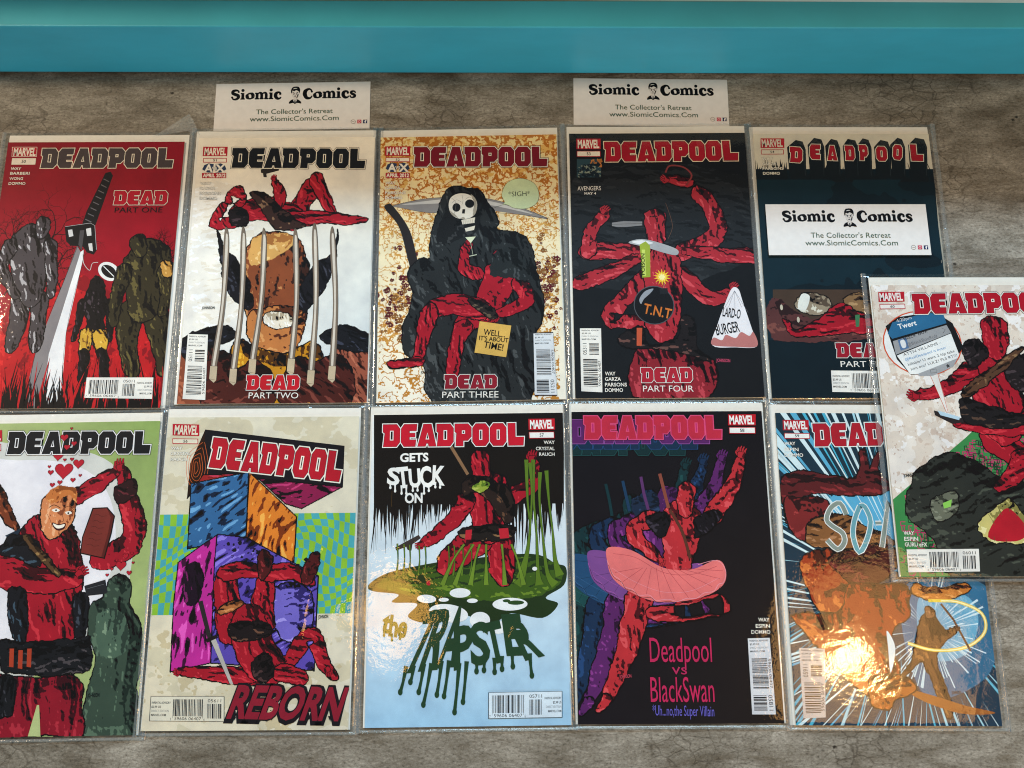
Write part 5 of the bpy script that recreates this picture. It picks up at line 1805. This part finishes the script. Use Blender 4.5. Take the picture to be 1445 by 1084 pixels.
  ('S','#0e2a2e',1.1,[(-465,-145),(-153,-301)],0),
  ('S','#0e2a2e',1.1,[(-442,-145),(-84,-237)],0),
  ('S','#0e2a2e',1.1,[(-433,-146),(-55,-173)],0),
  ('S','#0e2a2e',1.0,[(-979,-26),(-794,-58),(-558,-184),(-321,-200),(-106,-134)],1),
  ('S','#2c6a68',0.9,[(-994,-143),(-798,-259),(-563,-342),(-326,-333),(-97,-232)],1),
  ('S','#2c6a68',1.6,[(-1033,-78),(-987,-194),(-930,-238),(-892,-297),(-821,-323),(-775,-367),(-682,-367),(-631,-408),(-526,-401),(-447,-419),(-368,-394),(-289,-394),(-221,-352),(-142,-339),(-100,-283),(-54,-263),(-33,-165),(-104,-88),(-265,-120)],1),
  ('S','#1a1418',1.2,[(-1020,-117),(-977,-220),(-915,-259),(-879,-315),(-806,-341),(-759,-387),(-670,-388),(-618,-426),(-518,-419),(-440,-439),(-361,-414),(-277,-415),(-212,-374),(-132,-360),(-82,-299)],1),
  ('LM','#183050',[(8,308),(196,561),(292,819)],[66,50,30],'#0d182c','#24487a',230,1),
  ('LM','#183050',[(-476,297),(-673,192),(-461,-31)],[56,54,34],'#0d182c','#24487a',231,1),
  ('LM','#183050',[(-249,282),(-255,111),(-299,-110)],[150,120,84],'#0d182c','#24487a',232,1),
  ('LM','#183050',[(-616,-352),(-732,-754),(-909,-1157)],[96,72,34],'#0d182c','#24487a',233,1),
  ('LM','#183050',[(-909,-1157),(-974,-1241)],[36,20],'#0d182c','#24487a',234,1),
  ('LM','#183050',[(-264,-435),(66,-406),(25,-426),(-266,-481),(-541,-484)],[60,56,56,50,36],'#0d182c','#24487a',235,1),
  ('LM','#183050',[(-192,536),(-200,362)],[64,50],'#0d182c','#24487a',236,1),
  ('HN','#183050',(301,838),80,24,'#0d182c'),
  ('HN','#183050',(-440,-45),-60,18,'#0d182c'),
  ('P','#224c74',[(-871,62),(-672,35),(-410,-109),(-172,-124),(44,-47),(114,-125),(87,-253),(-103,-355),(-420,-391),(-655,-327),(-837,-198),(-886,-42)],1),
  ('S','#14304a',1.1,[(-606,-109),(-822,-146)],0),
  ('S','#14304a',1.1,[(-583,-109),(-758,-224)],0),
  ('S','#14304a',1.1,[(-550,-109),(-667,-280)],0),
  ('S','#14304a',1.1,[(-513,-109),(-563,-327)],0),
  ('S','#14304a',1.1,[(-471,-109),(-445,-353)],0),
  ('S','#14304a',1.1,[(-429,-109),(-327,-366)],0),
  ('S','#14304a',1.1,[(-388,-110),(-208,-354)],0),
  ('S','#14304a',1.1,[(-351,-110),(-102,-329)],0),
  ('S','#14304a',1.1,[(-318,-110),(-6,-266)],0),
  ('S','#14304a',1.1,[(-295,-110),(63,-202)],0),
  ('S','#14304a',1.1,[(-286,-110),(93,-138)],0),
  ('S','#14304a',1.0,[(-832,9),(-647,-23),(-412,-148),(-174,-165),(41,-99)],1),
  ('S','#3a6a9c',0.9,[(-848,-107),(-652,-224),(-417,-307),(-180,-298),(50,-197)],1),
  ('S','#3a6a9c',1.6,[(-886,-42),(-841,-159),(-784,-203),(-746,-262),(-675,-288),(-629,-332),(-537,-332),(-485,-373),(-380,-366),(-302,-384),(-222,-359),(-143,-360),(-75,-317),(5,-304),(47,-248),(93,-228),(114,-130),(44,-52),(-117,-85)],1),
  ('S','#1a1418',1.2,[(-874,-81),(-831,-185),(-768,-224),(-733,-280),(-660,-306),(-614,-352),(-524,-353),(-473,-391),(-373,-384),(-294,-405),(-215,-380),(-130,-380),(-65,-340),(14,-325),(65,-264)],1),
  ('LM','#5c2466',[(171,339),(361,593),(458,851)],[66,50,30],'#2a1030','#8c3c90',260,1),
  ('LM','#5c2466',[(-314,328),(-511,223),(-300,-1)],[56,54,34],'#2a1030','#8c3c90',261,1),
  ('LM','#5c2466',[(-86,314),(-94,142),(-138,-80)],[150,120,84],'#2a1030','#8c3c90',262,1),
  ('LM','#5c2466',[(-457,-322),(-575,-725),(-754,-1128)],[96,72,34],'#2a1030','#8c3c90',263,1),
  ('LM','#5c2466',[(-754,-1128),(-820,-1212)],[36,20],'#2a1030','#8c3c90',264,1),
  ('LM','#5c2466',[(-105,-405),(225,-377),(184,-397),(-107,-451),(-383,-455)],[60,56,56,50,36],'#2a1030','#8c3c90',265,1),
  ('LM','#5c2466',[(-28,568),(-37,393)],[64,50],'#2a1030','#8c3c90',266,1),
  ('HN','#5c2466',(467,870),80,24,'#2a1030'),
  ('HN','#5c2466',(-279,-14),-60,18,'#2a1030'),
  ('P','#7c4a90',[(-710,92),(-511,65),(-250,-79),(-11,-93),(205,-16),(275,-95),(247,-223),(57,-325),(-261,-362),(-496,-297),(-677,-168),(-726,-12)],1),
  ('S','#4c2a5c',1.1,[(-446,-78),(-662,-116)],0),
  ('S','#4c2a5c',1.1,[(-422,-78),(-598,-194)],0),
  ('S','#4c2a5c',1.1,[(-390,-79),(-508,-251)],0),
  ('S','#4c2a5c',1.1,[(-353,-79),(-404,-297)],0),
  ('S','#4c2a5c',1.1,[(-311,-79),(-286,-323)],0),
  ('S','#4c2a5c',1.1,[(-269,-79),(-168,-336)],0),
  ('S','#4c2a5c',1.1,[(-227,-79),(-49,-324)],0),
  ('S','#4c2a5c',1.1,[(-190,-79),(58,-299)],0),
  ('S','#4c2a5c',1.1,[(-158,-80),(154,-236)],0),
  ('S','#4c2a5c',1.1,[(-134,-80),(223,-172)],0),
  ('S','#4c2a5c',1.1,[(-125,-80),(253,-107)],0),
  ('S','#4c2a5c',1.0,[(-672,40),(-486,8),(-251,-118),(-13,-135),(202,-68)],1),
  ('S','#a85cb0',0.9,[(-688,-77),(-493,-194),(-258,-277),(-20,-268),(210,-167)],1),
  ('S','#a85cb0',1.6,[(-726,-12),(-681,-129),(-624,-173),(-586,-232),(-516,-258),(-470,-302),(-377,-302),(-326,-343),(-221,-336),(-142,-354),(-62,-329),(17,-330),(85,-287),(165,-274),(207,-218),(254,-198),(275,-100),(205,-22),(44,-55)],1),
  ('S','#1a1418',1.2,[(-714,-51),(-671,-155),(-609,-194),(-574,-250),(-501,-276),(-455,-322),(-365,-323),(-314,-361),(-214,-354),(-135,-375),(-55,-350),(29,-350),(94,-310),(174,-295),(225,-234)],1),
  ('M','#1c2c44',[(-334,515),(-169,582),(-65,487),(-150,380),(-312,381)],'#0e1826','#2c4468',44,14,40,0),
  ('M','#4c2058',[(-115,568),(-4,622),(88,567),(40,406),(-70,380)],'#2a1030','#7c3480',45,14,40,0),
  ('LM','#c03038',[(334,365),(525,619),(624,878)],[66,50,30],'#4c1018','#e0545a',290,1),
  ('LM','#c03038',[(-151,354),(-349,248),(-139,24)],[56,54,34],'#4c1018','#e0545a',291,1),
  ('LM','#c03038',[(77,339),(68,167),(22,-55)],[150,120,84],'#4c1018','#e0545a',292,1),
  ('LM','#c03038',[(-298,-298),(-418,-700),(-600,-1105)],[96,72,34],'#4c1018','#e0545a',293,1),
  ('LM','#c03038',[(-600,-1105),(-666,-1189)],[36,20],'#4c1018','#e0545a',294,1),
  ('LM','#c03038',[(54,-381),(384,-352),(344,-372),(51,-426),(-225,-430)],[60,56,56,50,36],'#4c1018','#e0545a',295,1),
  ('LM','#c03038',[(136,594),(127,419)],[64,50],'#4c1018','#e0545a',296,1),
  ('HN','#c03038',(633,897),80,24,'#4c1018'),
  ('HN','#c03038',(-118,11),-60,18,'#4c1018'),
  ('P','#e87878',[(-549,118),(-350,91),(-89,-54),(149,-68),(367,9),(436,-69),(407,-198),(216,-300),(-102,-337),(-337,-272),(-517,-143),(-566,13)],1),
  ('S','#a83c48',1.1,[(-285,-53),(-502,-91)],0),
  ('S','#a83c48',1.1,[(-262,-53),(-439,-169)],0),
  ('S','#a83c48',1.1,[(-229,-53),(-348,-226)],0),
  ('S','#a83c48',1.1,[(-192,-54),(-244,-272)],0),
  ('S','#a83c48',1.1,[(-150,-54),(-127,-298)],0),
  ('S','#a83c48',1.1,[(-109,-54),(-9,-312)],0),
  ('S','#a83c48',1.1,[(-67,-54),(111,-300)],0),
  ('S','#a83c48',1.1,[(-29,-54),(218,-275)],0),
  ('S','#a83c48',1.1,[(3,-54),(314,-211)],0),
  ('S','#a83c48',1.1,[(26,-55),(384,-147)],0),
  ('S','#a83c48',1.1,[(36,-55),(414,-82)],0),
  ('S','#a83c48',1.0,[(-511,65),(-325,33),(-91,-93),(147,-110),(363,-43)],1),
  ('S','#f0a0b0',0.9,[(-528,-52),(-333,-169),(-98,-253),(140,-243),(371,-142)],1),
  ('S','#f0a0b0',1.6,[(-566,13),(-521,-104),(-465,-148),(-427,-207),(-356,-233),(-311,-277),(-218,-278),(-167,-319),(-61,-312),(17,-330),(97,-305),(176,-305),(245,-262),(325,-249),(368,-193),(414,-173),(436,-75),(366,4),(205,-29)],1),
  ('S','#1a1418',1.2,[(-554,-26),(-512,-130),(-449,-169),(-414,-225),(-341,-251),(-296,-298),(-206,-298),(-155,-337),(-54,-329),(24,-350),(104,-325),(188,-325),(254,-285),(334,-270),(385,-209)],1),
  ('M','#17141a',[(-232,367),(-68,412),(-18,326),(-50,221),(-157,221)],'#070608','#3a3440',61,14,40,1),
  ('M','#17141a',[(199,365),(364,418),(443,378),(300,245),(190,193)],'#070608','#3a3440',62,14,120,1),
  ('S','#8c4a3c',11,[(-86,744),(-54,595),(-23,447)],0),
  ('S','#5c3428',10,[(-13,433),(85,246),(141,23)],1),
  ('S','#5c3468',10,[(-250,718),(-229,568),(-197,434)],0),
  ('S','#1c3c5c',10,[(-409,683),(-382,542),(-359,421)],0),
  ('S','#12343a',10,[(-557,657),(-529,516),(-511,382)],0),
  ('D','DEADPOOL',(-1045,913),(146,908),203,'#123034','#1c4a4c',None,'#131117'),
  ('D','DEADPOOL',(-948,968),(259,962),203,'#16304c','#24487a',None,'#131117'),
  ('D','DEADPOOL',(-851,1014),(366,1009),203,'#5c2466','#8c4a98',None,'#131117'),
  ('D','DEADPOOL',(-732,1050),(476,1047),203,'#c02c44','#e0507c','#17131a','#c03070'),
  ('T','story_title','Deadpool',(-235,-813),(278,-815),192,'#c8285c',0,None),
  ('T','story_title','vs',(-58,-910),(66,-911),83,'#b8285c',0,None),
  ('T','story_title','BlackSwan',(-241,-1124),(281,-1126),192,'#c8285c',0,None),
  ('T','subtitle','*Uh...no,the Super Villain',(-232,-1227),(271,-1237),78,'#6c64c8',0,None),
  ('L',(544,1260),(779,1259),(538,1170),(540,1150),(772,1149),(539,1092),'58','#c01a28','#f4f4f2'),
  ('B',(584,-630),(767,-626),(774,-1225),(580,-1224),'v_main','05811',0,'#dfe0e6'),
  ('T','signature','JOHNSON',(-491,-942),(-393,-933),26,'#c8485c',1,None),
  ('T','creator_names','WAY',(683,-495),(774,-496),29,'#f4efe6',1,None),
  ('T','creator_names','ESPIN',(658,-546),(776,-546),29,'#f4efe6',1,None),
  ('T','creator_names','DOMMO',(618,-593),(775,-594),29,'#f4efe6',1,None),
 ],
 '59': [
  ('G',['#173240','#173240','#1b3a50','#1b3a50']),
  ('RY',(101,-77),'#4ab4d4',90,3,'#a8d8e8'),
  ('P','#5ab0d8',[(-435,527),(63,638),(432,532),(612,213),(473,-75),(-208,25)],1),
  ('P','#2f6f96',[(170,-180),(467,-127),(832,-177),(887,-583),(740,-930),(259,-1079),(103,-586)],1),
  ('P','#6aaed0',[(266,-282),(456,-230),(688,-280),(743,-483),(608,-734),(343,-784),(234,-586)],1),
  ('RY',(328,-434),'#d8eef4',120,5,'#5cb0d4'),
  ('RYS',(329,-548),'#cfe8f2',70,6),
  ('M','#5c1c20',[(-834,709),(-632,792),(-417,744),(-173,732),(-128,938),(-71,960),(-58,801),(23,938),(68,925),(21,774),(123,692),(115,611),(-80,562),(-430,581),(-649,553),(-696,472),(-642,286),(-776,285),(-843,498)],'#240a0e','#8c2c30',4,120,0,1),
  ('M','#7c2426',[(-812,552),(-676,553),(-462,527),(-346,288),(-190,235),(-197,156),(-625,154),(-776,285)],'#2c0c10','#a83c3c',6,60,40,1),
  ('M','#8c5c34',[(-582,366),(-308,421),(-105,289),(76,210),(68,131),(-574,128),(-644,260)],'#3c2414','#b8845c',7,50,20,1),
  ('M','#a43c1c',[(-715,23),(-467,129),(-231,78),(-218,-79),(-319,-336),(-484,-413),(-611,-363),(-677,-184)],'#4c1c10','#d87838',8,70,60,1),  # red ink pushed towards orange, part of the lamp glare painted in
  ('M','#4c1818',[(-475,24),(-199,130),(71,158),(106,-25),(-94,-181),(-280,-182)],'#240a0e','#7c2c2c',9,50,30,1),
  ('M','#a43c1c',[(-306,-182),(-15,-181),(194,-205),(158,-435),(-1,-587),(42,-934),(-178,-1081),(-397,-936),(-778,-490),(-773,-414),(-431,-413)],'#4c1c10','#d87838',10,240,70,1),  # same red with orange lamp glare mixed into the ink
  ('M','#c87830',[(223,-180),(459,-204),(677,-152),(694,-229),(474,-306),(239,-282)],'#4c1c10','#e8a45c',11,30,0,1),
  ('P','#e8f4f8',[(-29,-549),(28,-687),(-30,-885),(-32,-687)],1),
  ('M','#6c4428',[(276,-434),(371,-409),(448,-535),(530,-509),(579,-534),(408,-660),(356,-784),(399,-981),(451,-1199),(395,-1242),(336,-1079),(249,-810),(127,-860),(35,-1007),(-96,-1032),(132,-810),(208,-586)],'#2c1810','#a8703c',12,110,80,1),
  ('M','#8c5c3c',[(308,-384),(362,-363),(397,-409),(365,-464),(313,-455)],'#4c2c18','#b8845c',13,6,80,1),
  ('S','#f0d04c',10,[(136,-649),(351,-705),(615,-679),(786,-558),(778,-407),(604,-319),(448,-307),(342,-307)],1),
  ('S','#fdf6c0',4,[(136,-649),(351,-705),(615,-679),(786,-558),(778,-407),(604,-319),(448,-307)],1),
  ('S','#5c3c28',7,[(445,-332),(536,-459),(650,-709)],0),
  ('P','#a8642c',[(137,-1019),(362,-1078),(561,-1138),(798,-1192),(553,-1203),(304,-1139),(128,-1055)],1),
  ('M','#b06024',[(-216,-935),(71,-909),(164,-1006),(0,-1104),(-59,-1177),(-210,-1154)],'#4c1c10','#d87838',14,60,30,1),
  ('DRO','S',(-468,113),(-286,114),390),
  ('DRO','O',(-243,88),(-82,94),390),
  ('DRO','-',(-43,310),(10,311),52),
  ('DRO','A',(-25,131),(175,132),390),
  ('L',(-774,1227),(-553,1228),(-777,1143),(-773,1115),(-548,1113),(-774,1065),'59','#b81a2c','#f4f4f2'),
  ('D','DEADPOOL',(-515,996),(704,1019),203,'#b01a2c','#f4f4f2',None,'#142a38'),
  ('B',(-772,-691),(-559,-697),(-594,-1233),(-776,-1241),'v_sup','05911',0,'#cfc4c0'),
  ('T','signature','JOHNSON',(456,-1049),(533,-1044),23,'#1a1614',1,None),
  ('T','creator_names','WAY',(-775,1006),(-682,1007),29,'#f4efe6',1,None),
  ('T','creator_names','ESPIN',(-779,954),(-658,954),29,'#f4efe6',1,None),
  ('T','creator_names','DOMMO',(-782,904),(-621,905),29,'#f4efe6',1,None),
 ],
}


COMICS = [
    ('50', (-0.39613, 0.27031), 0.01109,
     'bagged comic with crimson cover, long sword blade above black weeds, top left of the layout', dict(bx=(-.0842, .0875))),
    ('51', (-0.21442, 0.27594), 0.01464,
     'bagged comic with cream cover crossed by six upright steel blades in front of brown shapes', dict(bx=(-.0868, .0848), base=.0003)),
    ('52', (-0.03954, 0.2792), 0.02647,
     'bagged comic with spotted yellow cover showing a hooded skull and scythe', dict(bx=(-.0842, .0850))),
    ('53', (0.13864, 0.28299), 0.01242,
     'bagged comic with black cover showing a round TNT bomb and a white burger bag', dict(bx=(-.0862, .0844), base=.0003)),
    ('54', (0.31399, 0.28372), 0.00636,
     'bagged comic with dark blue cover and gravestone shaped title letters, shop card lying on it', dict(bx=(-.0868, .0842))),
    ('55', (-0.39056, -0.00122), 0.02326,
     'bagged comic with green and white cover and red hearts at the left edge', dict(bx=(-.0850, .0855), base=.0002)),
    ('56', (-0.21691, 0.00483), 0.01234,
     'bagged comic with pale cover, stacked coloured cubes and a green blue checkered band', dict(bx=(-.0850, .0852), base=.0005)),
    ('57', (-0.03657, 0.00879), 0.01898,
     'bagged comic with white cover, green slime puddle and dripping green lettering', dict(bx=(-.0856, .0848), base=.0002)),
    ('58', (0.13803, 0.01196), 0.0108,
     'bagged comic with black cover, pink tutu and echoing purple and blue shapes', dict(bx=(-.0858, .0856), base=.0005)),
    ('59', (0.31674, 0.01145), 0.0011,
     'bagged comic with blue speed ray cover and orange glare, partly under another comic', dict(bx=(-.0885, .0845), base=.0002)),
    ('60', (0.41118, 0.13026), 0.00751,
     'bagged comic with round phone bubble on its cover, lying on top of two others', dict(bx=(-.0850, .0860), base=.0042)),
]
for args in COMICS:
    bagged_comic(*args[:4], **args[4])


# ---------------------------------------------------------------- shop cards
def slab_word(pr, part, s, x, y, h, col):
    """fat rounded slab letters drawn from strokes; returns the end x"""
    def st(pts, ws, sm=True):
        P = [(x + px * h, y + py * h) for px, py in pts]
        P = cat(P, False, 6) if sm and len(P) > 2 else P
        pr.stroke(part, P, [w * h for w in ws], col)

    def dot(px, py, r, ry=None):
        pr.poly(part, oval((x + px * h, y + py * h), r * h, (ry or r) * h, 0, 16), col)

    def slab(x0, x1, py):
        dot(x0, py, .05)
        dot(x1, py, .05)
        st([(x0, py), (x1, py)], [.10, .10], False)
    for ch in s:
        if ch == 'S':
            st([(.52, .58), (.50, .68), (.34, .73), (.13, .66), (.14, .50), (.30, .41), (.48, .33), (.53, .18), (.38, .04), (.18, .04), (.08, .20)], [.10, .13, .20, .24, .24, .24, .20, .13, .10])
            dot(.53, .60, .07); dot(.09, .18, .08)
            x += .66 * h
        elif ch == 's':
            st([(.40, .40), (.36, .50), (.22, .52), (.11, .45), (.17, .33), (.32, .25), (.38, .12), (.25, .04), (.12, .05), (.05, .15)], [.08, .11, .15, .19, .2, .19, .15, .11, .08])
            dot(.40, .43, .06); dot(.06, .14, .065)
            x += .50 * h
        elif ch == 'i':
            st([(.17, .02), (.17, .52)], [.20, .20], False)
            slab(.06, .15, .48); slab(.05, .29, .05); dot(.16, .72, .115)
            x += .38 * h
        elif ch == 'o':
            P = oval((x + .30 * h, y + .27 * h), .21 * h, .21 * h, 0, 24)
            P.append(P[0])
            pr.stroke(part, P, [.24 * h, .24 * h, .24 * h, .12 * h, .12 * h, .12 * h, .24 * h, .24 * h, .24 * h, .12 * h, .12 * h, .12 * h, .24 * h, .24 * h], col)
            x += .62 * h
        elif ch == 'm':
            st([(.17, .02), (.17, .52)], [.20, .20], False)
            slab(.06, .15, .48); slab(.05, .29, .05)
            for k in (.32, .64):
                st([(k - .13, .38), (k - .02, .50), (k + .10, .50), (k + .17, .36), (k + .17, .04)], [.08, .12, .18, .20, .20])
                slab(k + .08, k + .28, .05)
            x += .98 * h
        elif ch == 'c':
            st([(.46, .36), (.42, .48), (.28, .53), (.13, .42), (.12, .20), (.26, .04), (.44, .07), (.50, .17)], [.10, .14, .16, .24, .25, .2, .12, .06])
            dot(.43, .40, .085)
            x += .55 * h
        elif ch == 'C':
            st([(.62, .50), (.56, .68), (.38, .74), (.17, .58), (.14, .32), (.28, .06), (.52, .04), (.66, .22)], [.10, .12, .16, .28, .30, .24, .14, .07])
            dot(.62, .54, .08)
            x += .74 * h
    return x


def portrait(pr, cx, cy, s):
    P = lambda l, c='#101014', sm=True, part='portrait_logo': pr.poly(part, cat([(cx + x * s, cy + y * s) for x, y in l], True, 4) if sm else [(cx + x * s, cy + y * s) for x, y in l], c)
    ink = '#101014'
    P([(-.62, -1.0), (-.55, -.72), (-.22, -.50), (.22, -.50), (.58, -.74), (.66, -1.0), (.2, -.92), (0, -1.05), (-.2, -.92)], ink)
    P([(-.20, -.52), (.20, -.52), (.10, -.82), (0, -1.0), (-.10, -.82)], '#d9d4d0')
    P([(-.04, -.60), (.05, -.60), (.08, -.92), (0, -1.02), (-.07, -.92)], ink, False)
    P([(-.34, .48), (.34, .52), (.38, .10), (.28, -.28), (.04, -.50), (-.22, -.32), (-.36, .06)], '#dcd6d2')
    P([(-.42, .20), (-.46, .55), (-.30, .90), (.05, 1.0), (.36, .92), (.50, .60), (.44, .18), (.36, .40), (.10, .56), (-.12, .44), (-.30, .52), (-.34, .28)], ink)
    P([(-.26, .70), (-.05, .82), (.2, .78), (0, .74)], '#dcd6d2')
    P([(-.28, .24), (-.06, .16), (-.08, .24), (-.26, .32)], ink)
    P([(.08, .16), (.30, .26), (.28, .33), (.08, .24)], ink)
    P([(-.24, .13), (-.08, .10), (-.14, .04)], ink)
    P([(.10, .10), (.27, .14), (.16, .04)], ink)
    P([(.24, .02), (.36, .10), (.26, -.26), (.12, -.40), (.18, -.2)], ink)
    P([(-.04, .02), (.04, .02), (.06, -.08), (-.05, -.08)], '#8d8784')
    P([(-.15, -.20), (0, -.17), (.14, -.20), (0, -.25)], ink)


def shop_card(loc, rot, label, base, bend=0.0):
    w, h = 1498, 505
    root = bpy.data.objects.new('shop_card', None)
    COL.objects.link(root)
    root.empty_display_size = .02
    root.location = (loc[0], loc[1], base)
    root.rotation_euler.z = rot
    tag(root, label, 'card', 'printed shop cards')
    link('card_sheet', box_mesh('card_sheet', -w / 2 * U, w / 2 * U, -h / 2 * U, h / 2 * U, 0.0001, .00045, .00008), CARD, root)
    pr = Print(w / 2, h / 2)
    pr.z = .0004605
    slab_word(pr, 'shop_name', 'Siomic', -600, 78, 138, '#101014')
    slab_word(pr, 'shop_name#2', 'Comics', 96, 78, 138, '#101014')
    portrait(pr, 22, 118, 92)
    pr.text('tagline', "The Collector's Retreat", (-348, -82), (390, -82), 50, '#3f5a48', 0)
    pr.text('web_address', 'www.SiomicComics.Com', (-405, -158), (450, -158), 50, '#3f5a48', 0)
    P = oval((590, -178), 21, 21, 0, 20)
    P.append(P[0])
    pr.stroke('social_icon', P, 3, '#8a8682')
    pr.stroke('social_icon', [(578, -178), (602, -178)], 3, '#8a8682')
    pr.poly('social_icon#2', grow([(630, -197), (668, -197), (668, -159), (630, -159)], 0), '#c03c54')
    P = oval((649, -178), 10, 10, 0, 16)
    P.append(P[0])
    pr.stroke('social_icon#2', P, 3.5, '#f0d8d4')
    pr.poly('social_icon#3', [(686, -197), (724, -197), (724, -159), (686, -159)], '#1c2450')
    pr.text('social_icon#3', 'f', (700, -194), (716, -194), 28, '#f2f0ee', 2)
    pr.build(root, 0)
    return root


shop_card((-0.21382, 0.44014), 0.02547, 'white printed shop card lying above the cover with six steel blades, leftmost of the three', 0.0)
shop_card((0.13279, 0.44672), -0.00417, 'white printed shop card lying above the black bomb cover, middle one of the three', 0.0)
shop_card((0.3106, 0.31398), 0.00703, 'white printed shop card lying on top of the dark blue gravestone title cover', 0.0043)

# a loose corner of plastic film standing up behind the upper left comics
fl = bpy.data.meshes.new('film_scrap')
fl.from_pydata([(-.345, .4065, .0012), (-.312, .430, .0026), (-.306, .421, .0048), (-.300, .4085, .0012), (-.312, .411, .0036), (-.328, .417, .0030)], [],
               [(0, 4, 5), (5, 4, 1), (1, 4, 2), (2, 4, 3)])
fo = link('film_corner', fl, SEAM)
tag(fo, 'loose clear plastic film corner lying on the table above the red cover', 'plastic film')
